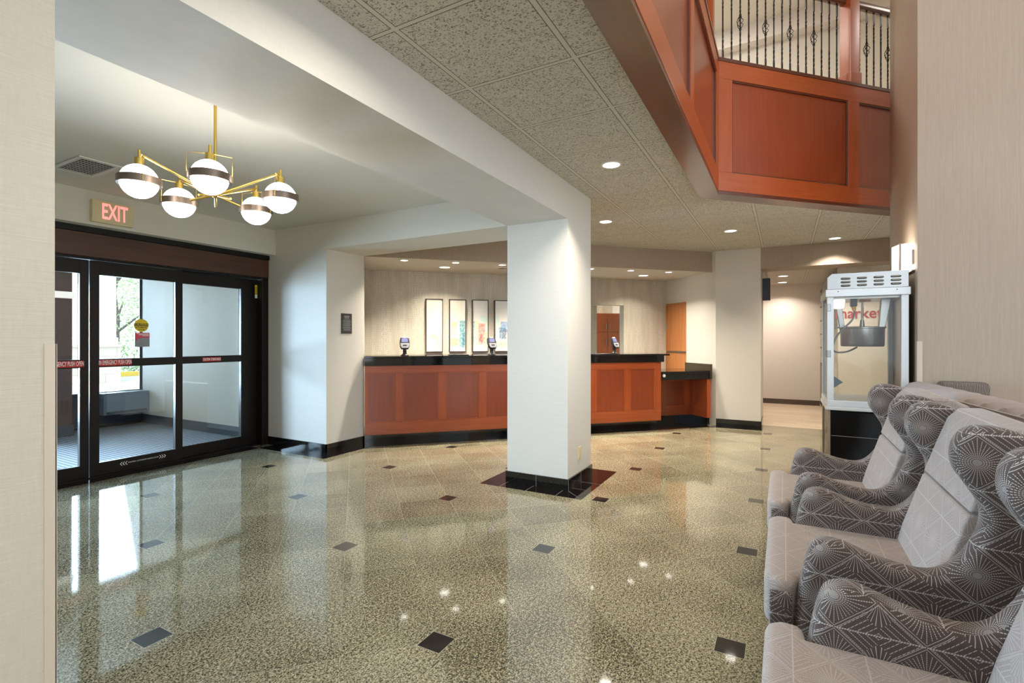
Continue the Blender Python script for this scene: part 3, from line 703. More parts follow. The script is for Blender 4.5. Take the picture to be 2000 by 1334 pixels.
# railing
rl = thing('railing', 'black twisted iron baluster railing with cherry handrail and posts', 'railing', (0, 0, 0))
CR = 3.985; SR = 0.63; ZR0, ZR1 = ZT+0.012, 4.79
def baluster(w_, basket, straightrun=False):
    g = G(); n = 26; pts = []
    base = len(g.v); q = 0.0065
    for k in range(n+1):
        z = ZR0 + (ZR1-ZR0)*k/n; tw = 0
        zz = (z-ZR0)
        tw = 9.0*PI*min(max(zz-0.12, 0), 0.22)/0.22*0.25 + 9.0*PI*min(max(zz-0.52, 0), 0.2)/0.2*0.25
        for i in range(4):
            a = tw + PI/4 + i*PI/2; g.v.append((q*1.35*math.cos(a), q*1.35*math.sin(a), z))
    for k in range(n):
        for i in range(4): g.f.append((base+k*4+i, base+k*4+(i+1) % 4, base+(k+1)*4+(i+1) % 4, base+(k+1)*4+i))
    loc = (w_, CR, 0) if not straightrun else None
    o = mk('baluster', g, IRON, rl, rz=R45)
    o.location = (*CW(CR, w_), 0) if not straightrun else (w_, SR, 0)
    if basket:
        b = G(); zc_ = 4.385
        for i in range(4):
            pts = []
            for k in range(9):
                s_ = k/8; a = i*PI/2 + s_*PI*1.2; r = 0.026*math.sin(PI*s_)**0.8 + 0.004
                pts.append((r*math.cos(a), r*math.sin(a), zc_-0.062+0.124*s_))
            b.tube(pts, 0.0032, 5)
        b.cyl((0, 0, zc_-0.075), (0, 0, zc_-0.058), 0.011, n=8); b.cyl((0, 0, zc_+0.058), (0, 0, zc_+0.075), 0.011, n=8)
        mk('basket', b, IRON, o)
    return o
bal = [3.257 + 0.0999*k for k in range(15)]
for k, w_ in enumerate(bal): baluster(w_, k in (2, 5, 8, 11))
for k in range(10): baluster(4.962 + 0.0997*k, k in (1, 4, 7))
for k in range(9): baluster(kx-0.20-0.10*k, k in (0, 3, 6), True)
def post(x, y, rz, zb=0.10):
    g = G().box(-0.062, 0.062, -0.062, 0.062, ZT+0.012, 4.98)
    mk('post', g, CHZ2, rl, loc=(x, y, 0), rz=rz, bevel=0.003, seg=1)
    mk('post_base', G().box(-0.075, 0.075, -0.075, 0.075, ZT+0.012, ZT+0.13), CHERRY, rl, loc=(x, y, 0), rz=rz, bevel=0.004, seg=1)
    mk('post_cap', G().box(-0.085, 0.085, -0.085, 0.085, 4.86, 4.90).box(-0.075, 0.075, -0.075, 0.075, 4.98, 5.02), CHERRYD, rl, loc=(x, y, 0), rz=rz, bevel=0.006, seg=1)
post(*CW(3.965, 4.805), R45); post(kx-0.09, SR, 0)
g = G(); 
mk('handrail', G().box(3.05, 7.2, CR-0.035, CR+0.035, 4.79, 4.86), CHERRYD, rl, rz=R45, bevel=0.018, seg=3, smooth=True)
mk('handrail', G().box(-2.0, kx-0.09, SR-0.035, SR+0.035, 4.79, 4.86), CHERRYD, rl, bevel=0.018, seg=3, smooth=True)

# ================================================================== RECEPTION
def framed(par, w0, w1, z0, z1, c, stiles, rail_b, rail_t, axis_fn):
    """flat panel field with raised rails and stiles; local x=w, y=c"""
    pass
rd = thing('reception_desk', 'long cherry panelled reception desk with recessed black toe kick', 'desk', (0, 0, 0), R45)
CF = 6.55
mk('carcass', G().box(-0.03, 4.245, CF+0.016, CF+0.75, 0.11, 0.99), CHERRYD, rd)
mk('rail', G().box(-0.03, 4.25, CF, CF+0.017, 0.895, 0.99), CHERRY, rd, bevel=0.002, seg=1)
mk('rail', G().box(-0.03, 4.25, CF, CF+0.017, 0.11, 0.265), CHERRY, rd, bevel=0.002, seg=1)
cent = [0.40+0.547*k for k in range(7)]
edges = [(-0.03, 0.0)] + [(c_-0.045, c_+0.045) for c_ in cent] + [(4.135, 4.25)]
for a, b in edges: mk('stile', G().box(a, b, CF, CF+0.017, 0.265, 0.895), CHZ2, rd, bevel=0.002, seg=1)
for (a0, a1), (b0, b1) in zip(edges[:-1], edges[1:]):
    mk('panel', G().box(a1, b0, CF+0.010, CF+0.017, 0.265, 0.895), CHERRYZ, rd)
    g = G(); g.box(a1, a1+0.012, CF+0.003, CF+0.012, 0.265, 0.895); g.box(b0-0.012, b0, CF+0.003, CF+0.012, 0.265, 0.895)
    g.box(a1, b0, CF+0.003, CF+0.012, 0.265, 0.277); g.box(a1, b0, CF+0.003, CF+0.012, 0.883, 0.895)
    mk('bead', g, CHERRY, rd)
mk('end_panel', G().box(4.232, 4.25, CF+0.017, CF+0.75, 0.11, 0.99), CHERRY, rd)
mk('toe_kick', G().box(-0.03, 4.24, CF+0.10, CF+0.70, 0.0, 0.11), BLACK, rd)
ct = thing('countertop', 'polished black granite top of the tall reception desk', 'countertop', (0, 0, 0), R45)
mk('slab', G().box(-0.035, 4.37, CF-0.045, CF+0.55, 1.085, 1.112), BLACK, ct, bevel=0.005, seg=2)
mk('apron', G().box(-0.035, 4.29, CF-0.02, CF+0.45, 0.99, 1.085), BLACK, ct, bevel=0.002, seg=1)
# lower desk section
ld = thing('low_desk', 'lower cherry desk section with knee space right of the tall desk', 'desk', (0, 0, 0), R45)
mk('back_rail', G().box(4.255, 5.10, 6.99, 7.01, 0.10, 0.26), CHERRY, ld); mk('back_rail', G().box(4.255, 5.10, 6.99, 7.01, 0.65, 0.74), CHERRY, ld)
for a, b in ((4.25, 4.30), (4.50, 4.62), (4.96, 5.10)): mk('back_stile', G().box(a, b, 6.99, 7.01, 0.26, 0.65), CHZ2, ld)
mk('back_panel', G().box(4.25, 5.10, 7.0, 7.02, 0.10, 0.74), CHERRYZ, ld)
mk('side_panel', G().box(5.075, 5.135, CF-0.0, 7.0, 0.11, 0.715), CHZ2, ld, bevel=0.002, seg=1)
g = G().box(5.062, 5.075, CF+0.0, CF+0.06, 0.11, 0.715); g.box(5.062, 5.075, 6.90, 6.99, 0.11, 0.715); g.box(5.062, 5.075, CF+0.06, 6.90, 0.11, 0.24); g.box(5.062, 5.075, CF+0.06, 6.90, 0.66, 0.715)
mk('side_frame', g, CHERRY, ld)
mk('toe_kick', G().box(4.25, 5.12, 7.0, 7.08, 0.0, 0.10).box(5.085, 5.13, CF+0.03, 7.0, 0.0, 0.11), BLACK, ld)
mk('grommet', G().cyl((4.285, CF-0.03, 0.782), (4.285, CF-0.022, 0.782), 0.024, n=20), WHITEP, ld)
lw = thing('low_worktop', 'black granite top of the lower desk section', 'countertop', (0, 0, 0), R45)
mk('slab', G().box(4.252, 5.10, CF-0.02, 7.25, 0.80, 0.842), BLACK, lw, bevel=0.004, seg=2)
mk('apron', G().box(4.252, 5.10, CF-0.01, CF+0.05, 0.716, 0.80), BLACK, lw)
BSP = plain('olive_black_granite', srgb(70, 62, 48), 0.12)
mk('backsplash', G().box(5.10, 5.138, CF-0.03, 7.165, 0.716, 0.945), BSP, lw, bevel=0.003, seg=1)
# store door in the side wall
t = thing('door_4', 'honey maple split door in the reception side wall', 'door', (0, 0, 0), R45); t['kind'] = 'structure'
mk('frame', G().box(5.176, 5.21, 7.195, 7.235, 0, 1.965).box(5.176, 5.21, 7.80, 7.828, 0, 1.965).box(5.176, 5.21, 7.235, 7.80, 1.93, 1.965), MAPLE, t)
mk('upper_leaf', G().box(5.182, 5.21, 7.235, 7.80, 1.125, 1.93), MAPLE, t, bevel=0.003, seg=1)
mk('lower_leaf', G().box(5.182, 5.21, 7.235, 7.80, 0.02, 1.105), MAPLE, t, bevel=0.003, seg=1)
mk('metal_edge', G().box(5.168, 5.21, 7.235, 7.80, 1.106, 1.124), STEEL, t)
mk('hinge', G().cyl((5.172, 7.79, 1.52), (5.172, 7.79, 1.62), 0.008).cyl((5.172, 7.79, 0.25), (5.172, 7.79, 0.35), 0.008), STEEL, t)
# cabinet inside the office
cb = thing('office_cabinet', 'tall orange wood cabinet glimpsed through the back office opening', 'cabinet', (0, 0, 0), R45)
mk('body', G().box(4.32, 5.0, 9.1, 9.6, 0, 1.86), MAPLE, cb)
CABR = mat_wood('orange_cherry_veneer', srgb(150, 72, 30), srgb(176, 94, 44), 'z', 0.35)
for nm, a, b, z0, z1 in (('door', 4.325, 4.655, 1.49, 1.85), ('door', 4.660, 4.995, 1.49, 1.85), ('door', 4.325, 4.655, 0.1, 1.475), ('door', 4.660, 4.995, 0.1, 1.475)):
    d = mk(nm, G().box(a, b, 9.085, 9.10, z0, z1), CABR, cb, bevel=0.003, seg=1)
    hx = b-0.035 if a < 4.5 else a+0.035
    mk('handle', G().tube([(hx, 9.085, z0+0.05 if z0 > 1 else 1.2), (hx, 9.062, z0+0.055 if z0 > 1 else 1.21), (hx, 9.062, z0+0.155 if z0 > 1 else 1.34), (hx, 9.085, z0+0.16 if z0 > 1 else 1.35)], 0.006), STEEL, d)
# framed pictures
arts = [
 [(-0.06, 0.03, -0.21, -0.13, (232, 208, 140), 0.8), (0.05, 0.12, -0.30, -0.05, (196, 222, 226), 0.6), (0.02, 0.12, -0.37, -0.17, (170, 178, 110), 0.5)],
 [(-0.10, -0.02, -0.32, 0.01, (206, 214, 160), 0.7), (-0.09, -0.01, -0.02, 0.06, (224, 196, 120), 0.8), (0.03, 0.125, -0.36, 0.08, (50, 150, 160), 0.95), (0.07, 0.11, -0.32, -0.12, (20, 100, 140), 0.9), (-0.12, 0.03, -0.33, -0.2, (110, 120, 70), 0.6)],
 [(-0.125, -0.09, -0.3, 0.07, (60, 150, 160), 0.8), (-0.09, -0.03, -0.33, 0.08, (244, 204, 140), 0.9), (0.0, 0.12, 0.05, 0.16, (170, 214, 192), 0.8), (-0.03, 0.08, -0.30, 0.04, (226, 96, 60), 0.9), (0.0, 0.03, -0.3, -0.14, (190, 30, 30), 0.8), (0.06, 0.12, -0.35, -0.1, (214, 190, 120), 0.7)],
 [(-0.11, -0.05, -0.25, 0.16, (176, 216, 196), 0.8), (-0.03, 0.12, -0.1, 0.07, (60, 130, 190), 0.8), (-0.05, 0.06, -0.22, -0.02, (30, 110, 140), 0.9), (0.0, 0.12, -0.22, -0.05, (90, 80, 90), 0.6), (-0.1, 0.12, -0.36, -0.24, (90, 130, 90), 0.6)]]
FR = mat_wood('espresso_frame', srgb(58, 44, 38), srgb(78, 60, 50), 'z', 0.4, 0.1)
labs = ['leftmost framed watercolour, nearly blank with a faint yellow wash', 'second framed watercolour with a teal tower on its right edge',
        'third framed watercolour with red and orange towers', 'fourth framed watercolour with blue striped tower, partly behind the column']
for k in range(4):
    w0 = 0.875 + 0.3675*k; w_ = 0.268; zc_, hh = 1.547, 0.417
    t = thing('framed_picture', labs[k], 'picture', (*CW(7.805, w0+w_/2), zc_), R45, 'four tall watercolours behind the reception desk')
    a = w_/2; g = G(); yb, yt = 0.024, -0.022
    g.box(-a, -a+0.014, yt, yb, -hh, hh); g.box(a-0.012, a, yt, yb, -hh, hh); g.box(-a+0.012, a-0.012, yt, yb, -hh, -hh+0.012); g.box(-a+0.012, a-0.012, yt, yb, hh-0.012, hh)
    mk('frame', g, FR, t, bevel=0.0015, seg=1)
    mk('print', G().box(-a+0.010, a-0.010, -0.008, 0.0, -hh+0.010, hh-0.010), mat_art('watercolour_%d' % k, 0, 0, k, arts[k]), t)
# card terminals
def terminal(w_, c_, yaw, label):
    t = thing('card_terminal', label, 'card terminal', (*CW(c_, w_), 1.112), R45+yaw, 'card terminals on the reception desk')
    mk('foot', G().lathe([(0.055, 0), (0.055, 0.006), (0.038, 0.016), (0.026, 0.03), (0.024, 0.06), (0.03, 0.066)], n=24), DARKP, t, smooth=True)
    mk('neck', G().box(-0.022, 0.022, -0.018, 0.022, 0.055, 0.125), DARKP, t, bevel=0.006)
    rot = (math.radians(-35), 0, 0); q = math.radians(-35)
    M_ = Matrix.Translation((0, -0.005, 0.165)) @ Matrix.Rotation(math.radians(66), 4, 'X')
    def tl(g): g.v = [tuple(M_ @ Vector(p)) for p in g.v]; return g
    body = tl(G().prism([(-0.062, -0.05), (-0.045, -0.085), (0.045, -0.085), (0.062, -0.05), (0.066, 0.01), (0.056, 0.075), (-0.056, 0.075), (-0.066, 0.01)], -0.02, 0.018))
    b = mk('body', body, DARKP, t, bevel=0.006)
    mk('keypad', tl(G().prism([(-0.055, -0.048), (-0.04, -0.076), (0.04, -0.076), (0.055, -0.048), (0.058, -0.008), (-0.058, -0.008)], 0.017, 0.022)), GREYP, t, bevel=0.002)
    mk('screen', tl(G().box(-0.040, 0.040, 0.008, 0.060, 0.017, 0.020)), SCREEN, t)
    mk('card_slot', tl(G().box(-0.025, 0.025, -0.05, -0.03, 0.0215, 0.023)), DARKP, t)
    mk('light', tl(G().box(-0.018, 0.022, 0.068, 0.086, -0.005, 0.021)), TLENS, t, bevel=0.003)
    return t
terminal(0.478, 6.72, 0.0, 'card terminal with lit screen at the left end of the desk')
terminal(1.665, 6.72, math.radians(14), 'card terminal in front of the fourth picture beside the column')
terminal(3.56, 6.72, math.radians(24), 'card terminal right of the column in front of the office opening')
tag(mk('desk_mat', G().box(3.12, 3.48, 6.66, 6.86, 1.112, 1.118), DARKP, rz=R45, bevel=0.002, seg=1), 'flat dark pad on the counter right of the column', 'pad')
tag(mk('paper_tray', G().box(1.08, 1.34, 6.70, 6.86, 1.112, 1.121), DARKP, rz=R45, bevel=0.002, seg=1), 'thin dark tray on the counter below the third picture', 'tray')

# ================================================================== FITTINGS
def downlight(x, y, z, r, label, grp, power, spread=130):
    t = thing('downlight', label, 'downlight', (x, y, z), 0, grp)
    n = 36
    mk('trim_ring', G().lathe([(r*0.84, -0.0005), (r*0.86, -0.004), (r*1.05, -0.004), (r*1.10, 0.0), (r*0.84, 0.0)], n=n), WHITEP, t, smooth=True)
    mk('lens', G().lathe([(1e-6, -0.0015), (r*0.85, -0.0015), (r*0.85, 0.0)], n=n), LENS, t)
    if power: lamp('downlight_lamp', 'AREA', (x, y, z-0.012), power, (1.0, 0.90, 0.76), (0, 0, 0), r*1.6, spread=spread)
    return t
LP = [((3.80, 1.193), 'recessed downlight in the tiles right above the column'), ((5.594, 1.824), 'recessed downlight beside the column top, second from the camera'),
      ((6.825, 0.595), 'recessed downlight in the middle of the far tile ceiling'), ((8.0, -0.60), 'recessed downlight near the lintel at the right')]
for (p, lb_) in LP: downlight(p[0], p[1], ZC, 0.078, lb_, 'downlights in the tile ceiling', 16, 112)
lamp('downlight_lamp', 'AREA', (1.35, 1.0, ZC-0.012), 9, (1, 0.92, 0.80), (0, 0, 0), 0.13, spread=160)
RP = [((5.127, 4.453), 'leftmost small downlight over the reception'), ((5.62, 3.966), 'second small downlight over the reception, above the pictures'),
      ((6.11, 3.508), 'third small downlight over the reception, left edge of the column'), ((7.077, 2.536), 'small downlight at the right edge of the column over the desk'),
      ((7.554, 2.065), 'small downlight over the desk, second right of the column'), ((8.011, 1.591), 'rightmost small downlight over the desk')]
for (p, lb_) in RP: downlight(p[0], p[1], ZS, 0.055, lb_, 'small downlights over the reception desk', 17 if p[0] < 7.9 else 9, 116)
downlight(5.90, 4.36, ZS, 0.085, 'larger downlight washing the wallpaper above the first picture', 'larger downlights by the wallpaper', 13, 124)
downlight(8.23, 2.04, ZS, 0.085, 'larger downlight near the right end of the wallpaper wall', 'larger downlights by the wallpaper', 7, 124)
lamp('downlight_lamp', 'AREA', (6.59, 3.02, ZS-0.012), 9, (1, 0.9, 0.76), (0, 0, 0), 0.1, spread=116)
lamp('downlight_lamp', 'AREA', (7.06, 3.20, ZS-0.012), 14, (1, 0.9, 0.76), (0, 0, 0), 0.1, spread=116)
downlight(10.1, 0.02, 2.46, 0.085, 'hall downlight nearer the lobby', 'downlights in the hall', 10)
downlight(11.2, 0.03, 2.46, 0.085, 'hall downlight nearer the back wall', 'downlights in the hall', 10)
for p in ((2.5, -1.0), (5.5, 2.5), (6.8, 1.0), (2.5, 3.0), (-1.5, 2.8), (0, -3.5), (7.0, -3.4)):
    lamp('upper_fill', 'AREA', (p[0], p[1], 5.98), 31, (1, 0.93, 0.84), (0, 0, 0), 1.3)  # added unseen fill discs under the atrium ceiling, wide to soften floor reflections
# ceiling grilles
def grille(x, y, z, sx, sy, label):
    t = thing('air_grille', label, 'vent', (x, y, z))
    g = G(); a, b = sx/2, sy/2; q = 0.03
    g.box(-a-q, a+q, -b-q, -b, -0.008, 0); g.box(-a-q, a+q, b, b+q, -0.008, 0); g.box(-a-q, -a, -b, b, -0.008, 0); g.box(a, a+q, -b, b, -0.008, 0)
    mk('frame', g, WHITEP, t, bevel=0.002, seg=1)
    mk('backing', G().box(-a, a, -b, b, -0.0015, 0), DARKP, t)
    n = 11; g = G()
    for k in range(n):
        xx = -a + sx*(k+0.5)/n; g.add([(xx-0.008, -b, -0.008), (xx-0.008, b, -0.008), (xx+0.004, b, -0.002), (xx+0.004, -b, -0.002)], [(0, 1, 2, 3)])
    for k in range(9):
        yy = -b+sy*(k+0.5)/9; g.box(-a, a, yy-0.0015, yy+0.0015, -0.005, -0.002)
    mk('slats', g, WHITEP, t)
    return t
grille(1.835, 4.86, ZC, 0.22, 0.44, 'white slatted air grille in the entrance ceiling above the exit sign')
grille(6.38, 3.62, ZS, 0.10, 0.22, 'small air grille in the reception ceiling by the column')
# exit sign
t = thing('exit_sign', 'beige exit sign with red letters above the sliding doors', 'sign', (2.301, 5.601, 2.513))
mk('housing', G().box(-0.165, 0.165, -0.05, 0.0, -0.103, 0.103), IVORY, t, bevel=0.003, seg=1)
text('lettering', 'EXIT', 0.205, EXITR, (0.012, -0.0512, -0.002), RX, t, sx=0.50, bold=0.0035)
# plaque
t = thing('wall_plaque', 'small charcoal notice plaque on the wall left of the desk', 'plaque', (4.343, 4.687, 1.52))
mk('plate', G().box(-0.085, 0.085, -0.006, 0.0, -0.123, 0.123), plain('charcoal_plaque', srgb(62, 60, 56), 0.4), t, bevel=0.002, seg=1)
g = G(); g.box(-0.04, 0.04, -0.007, -0.006, 0.082, 0.094); g.box(-0.035, 0.035, -0.007, -0.006, 0.064, 0.074)
for k in range(11): ww = 0.062 if k % 3 else 0.05; g.box(-ww, ww, -0.007, -0.006, 0.043-k*0.013, 0.048-k*0.013)
mk('lettering', g, GREYT, t)
# outlet on the column
t = thing('wall_outlet', 'ivory power outlet low on the right face of the column', 'outlet', (4.32, 1.661, 0.277))
mk('plate', G().box(-0.036, 0.036, -0.006, 0.0, -0.058, 0.058), IVORY, t, bevel=0.002)
mk('socket', G().box(-0.016, 0.016, -0.009, -0.006, 0.008, 0.036).box(-0.016, 0.016, -0.009, -0.006, -0.036, -0.008), IVORY, t, bevel=0.002)
# speaker
t = thing('wall_speaker', 'slim black loudspeaker hanging by a white bracket in the hall opening', 'speaker', (9.02, 0.255, 1.96))
mk('cabinet', G().prism([(-0.075, 0), (0.075, 0), (0.085, 0.345), (-0.075, 0.36)], -0.05, 0.05, axis='x') if False else G().box(-0.08, 0.08, -0.055, 0.075, 0, 0.35), DARKP, t, bevel=0.006)
mk('bracket', G().cyl((0, 0.0, 0.35), (0, 0.0, 0.5), 0.012), WHITEP, t)
# sconce on the taupe block
t = thing('wall_sconce', 'lit box sconce with opal glass on the taupe wall block', 'lamp', (5.28, -0.93, 2.00))
mk('backplate', G().box(-0.15, 0.13, 0.0, 0.02, -0.06, 0.06), STEEL, t)
mk('shade', G().prism([(-0.17, 0.02), (-0.15, 0.095), (0.0, 0.125), (0.14, 0.10), (0.16, 0.02)], -0.11, 0.11), SHADE, t, bevel=0.004)
g = G().box(-0.164, -0.148, 0.088, 0.102, -0.115, 0.115); g.box(-0.178, 0.168, 0.0, 0.022, -0.118, -0.108); g.box(0.135, 0.150, 0.092, 0.106, -0.115, 0.115)
mk('metal_trim', g, PEWTER, t)
lamp('sconce_lamp', 'POINT', (5.28, -0.72, 2.06), 3.5, (1, 0.88, 0.70), size=0.08)

# chandelier
HX, HY, ZG = 1.680, 2.863, 2.150
ch = thing('chandelier', 'brass chandelier with five banded opal globes in the entrance bay', 'chandelier', (HX, HY, ZG))
mk('stem', G().cyl((0, 0, 0), (0, 0, ZC-ZG-0.01), 0.0085), BRASS, ch, smooth=True)
mk('canopy', G().lathe([(0.05, ZC-ZG), (0.05, ZC-ZG-0.006), (0.02, ZC-ZG-0.010)], n=28), BRASS, ch)
mk('hub', G().sphere((0, 0, 0), 0.017, 16), BRASS, ch, smooth=True)
A0 = 5.9985 + PI
for k in range(5):
    a = A0 + k*2*PI/5; cx, cy = 0.3525*math.cos(a), 0.3525*math.sin(a); top = 0.145
    arm = mk('arm', G().tube([(-0.13*math.cos(a+0.05), -0.13*math.sin(a+0.05), -0.035), (0, 0, 0.0), (cx, cy, top)], 0.0065, 10), BRASS, ch, smooth=True)
    mk('socket', G().lathe([(0.007, 0.165), (0.008, 0.125), (0.021, 0.122), (0.022, 0.078), (0.026, 0.074)], (cx, cy, 0), 20), BRASS, arm, smooth=True)
    mk('globe', G().sphere((cx, cy, 0), 0.0875, 32, 1.0, 20), GLOBE, arm, smooth=True)
    mk('band', G().lathe([(0.094, -0.019), (0.099, -0.019), (0.099, 0.019), (0.094, 0.019), (0.094, -0.019)], (cx, cy, 0), 40), PEWTER, arm, smooth=True)
    g = G()
    for b in (a+PI/2, a-PI/2):
        dx, dy = 0.101*math.cos(b), 0.101*math.sin(b)
        g.tube([(cx+dx, cy+dy, -0.015), (cx+dx, cy+dy, 0.115), (cx, cy, 0.122)], 0.0018, 6)
    mk('wire_frame', g, BRASS, arm)
    l = lamp('globe_lamp', 'POINT', (HX+cx, HY+cy, ZG-0.11), 3.2, (1, 0.93, 0.84), size=0.085)
    bpy.data.objects.remove(l)

# ================================================================== SEATING
def smooth_poly(pts, it=2):
    for _ in range(it):
        n = len(pts); q = []
        for i in range(n):
            p0, p1 = pts[i], pts[(i+1) % n]
            q.append((p0[0]*0.75+p1[0]*0.25, p0[1]*0.75+p1[1]*0.25)); q.append((p0[0]*0.25+p1[0]*0.75, p0[1]*0.25+p1[1]*0.75))
        pts = q
    return pts
side = [(-0.04, 0.10), (-0.015, 0.26), (-0.04, 0.44), (-0.062, 0.56), (-0.085, 0.618), (-0.15, 0.632), (-0.24, 0.598), (-0.33, 0.575), (-0.415, 0.572), (-0.475, 0.625),
        (-0.520, 0.71), (-0.535, 0.795), (-0.495, 0.865), (-0.455, 0.925), (-0.458, 1.00), (-0.495, 1.052), (-0.57, 1.058), (-0.67, 1.018), (-0.78, 0.975),
        (-0.795, 0.95), (-0.77, 0.6), (-0.74, 0.3), (-0.72, 0.10), (-0.4, 0.09)]
side = smooth_poly(side, 2)
def rounded_slab(poly, x0, x1, r, steps=5):
    """extruded outline with a rounded rim: the outline shrinks towards both faces"""
    n = len(poly); g = G()
    nm = []
    a = sum(poly[i][0]*poly[(i+1) % n][1] - poly[(i+1) % n][0]*poly[i][1] for i in range(n)); sg = 1 if a > 0 else -1
    for i in range(n):
        p, q = poly[i-1], poly[(i+1) % n]; dx, dy = q[0]-p[0], q[1]-p[1]; l = math.hypot(dx, dy) or 1
        nm.append((-dy/l*sg, dx/l*sg))
    rings = []
    for k in range(steps+1):
        th = PI/2*k/steps; rings.append((x0 + r*(1-math.sin(th)), r*(1-math.cos(th)) if False else r*(1-math.sin(PI/2-th+0))*0 + r*(1-math.cos(PI/2-th)) ))
    rings = [(x0 + r*(1-math.cos(PI/2*k/steps)), r*(1-math.sin(PI/2*k/steps))) for k in range(steps+1)]
    rings = rings + [(x1-(xx-x0), ins) for xx, ins in rings[::-1]]
    for xx, ins in rings:
        for i in range(n): g.v.append((xx, poly[i][0]+nm[i][0]*ins, poly[i][1]+nm[i][1]*ins))
    for k in range(len(rings)-1):
        for i in range(n): g.f.append((k*n+i, k*n+(i+1) % n, (k+1)*n+(i+1) % n, (k+1)*n+i))
    g.f.append(tuple(range(n))[::-1]); m = (len(rings)-1)*n; g.f.append(tuple(range(m, m+n)))
    return g
DKW = mat_wood('espresso_leg', srgb(40, 28, 22), srgb(60, 44, 34), 'z', 0.35)
def make_chair(label):
    t = thing('wingback_chair', label, 'armchair', (0, 0, 0), 0, 'row of starburst wingback chairs')
    for s_ in (-1, 1):
        xo, xi = s_*0.388, s_*0.292
        mk('arm_and_wing', rounded_slab(side, min(xo, xi), max(xo, xi), 0.034, 5), FABD, t, smooth=True, uv=True)
    # outer back
    mk('outer_back', G().prism([(-0.60, 0.10), (-0.74, 0.10), (-0.79, 0.94), (-0.70, 0.94)], -0.33, 0.33, axis='x'), FABD, t, bevel=0.03, seg=4, smooth=True, uv=True)
    # seat: T cushion, its front ends clad in the dark fabric
    seat = [(-0.300, -0.52), (0.300, -0.52), (0.300, -0.035), (0.372, -0.030), (0.378, 0.035), (0.34, 0.072), (-0.34, 0.072), (-0.378, 0.035), (-0.372, -0.030), (-0.300, -0.035)]
    mk('seat_cushion', G().prism(seat, 0.285, 0.462), FABL, t, bevel=0.028, seg=5, smooth=True, uv=True)
    for s_ in (-1, 1):
        mk('cushion_end', G().box(s_*0.372, s_*0.388, -0.02, 0.052, 0.295, 0.425), FABD, t, bevel=0.012, seg=3, smooth=True, uv=True)
    mk('front_rail', G().box(-0.372, 0.372, -0.06, 0.055, 0.095, 0.285), FABL, t, bevel=0.02, seg=4, smooth=True, uv=True)
    mk('base', G().box(-0.30, 0.30, -0.62, -0.06, 0.10, 0.285), FABD, t, uv=True)
    lower = [(-0.415, 0.43), (-0.44, 0.53), (-0.51, 0.757), (-0.64, 0.765), (-0.66, 0.43)]
    mk('back_cushion', G().prism(lower, -0.296, 0.296, axis='x'), FABL, t, bevel=0.010, seg=4, smooth=True, uv=True)
    upper = [(-0.512, 0.765), (-0.555, 0.90), (-0.590, 1.00), (-0.625, 1.040), (-0.70, 1.044), (-0.775, 1.005), (-0.785, 0.90), (-0.66, 0.77)]
    mk('head_cushion', G().prism(upper, -0.296, 0.296, axis='x'), FABL, t, bevel=0.012, seg=4, smooth=True, uv=True)
    for x in (-0.31, 0.31):
        for y in (-0.02, -0.66):
            mk('leg', G().cyl((x, y, 0.0), (x, y, 0.11), 0.014, 0.022, 12), DKW, t)
    return t
c0 = make_chair('farthest wingback chair of the row, next to the popcorn machine'); c0.location = (3.365, 0.01, 0)
copy_thing(c0, (2.395, -0.005, 0), None, 'middle wingback chair of the row, seat and backrest fully in view')
copy_thing(c0, (1.365, -0.02, 0), None, 'nearest wingback chair, its seat cut by the bottom edge of the view')

# tufted bench behind the chairs
sfa = math.radians(5.5)
sf = thing('tufted_sofa', 'grey velvet tufted sofa standing back to back with the wingback chairs', 'sofa', (4.80, -0.80, 0), sfa)
L = 4.2
g = G(); nx = 420; prof = [(0.0, 0.12), (0.0, 0.955), (0.012, 0.985), (0.04, 1.0), (0.10, 1.006), (0.15, 0.998), (0.175, 0.97), (0.18, 0.90), (0.20, 0.45), (0.20, 0.12)]
for i in range(nx+1):
    x = -L*i/nx
    for (yy, zz) in prof:
        b = 0.030*(1-abs(math.sin(PI*(x+yy*0.9)/0.20))**0.6) if zz > 0.96 and 0.01 < yy < 0.17 else 0.0
        g.v.append((x, -yy, zz - b))
m = len(prof)
for i in range(nx):
    for k in range(m-1): g.f.append((i*m+k, i*m+k+1, (i+1)*m+k+1, (i+1)*m+k))
g.f.append(tuple(range(m))); g.f.append(tuple(range(nx*m, nx*m+m))[::-1])
mk('backrest', g, FABG, sf, smooth=True)
mk('piping', G().tube([(-0.002, 0.001, 0.12), (-0.002, 0.001, 0.958), (-0.05, 0.003, 0.962), (-L, 0.003, 0.962)], 0.004, 6), plain('pale_piping', srgb(196, 190, 186), 0.7), sf)
mk('seat', G().box(-L, -0.75, -0.70, -0.205, 0.24, 0.44), FABG, sf, bevel=0.04, seg=4, smooth=True)
mk('base', G().box(-L+0.03, -0.78, -0.66, -0.205, 0.06, 0.24), FABG, sf)
for x in (-0.05, -1.5, -L+0.1): mk('leg', G().cyl((x, -0.10, 0.0), (x, -0.10, 0.13), 0.02, 0.025), DKW, sf)
for x in (-0.85, -L+0.1): mk('leg', G().cyl((x, -0.60, 0.0), (x, -0.60, 0.07), 0.02, 0.025), DKW, sf)
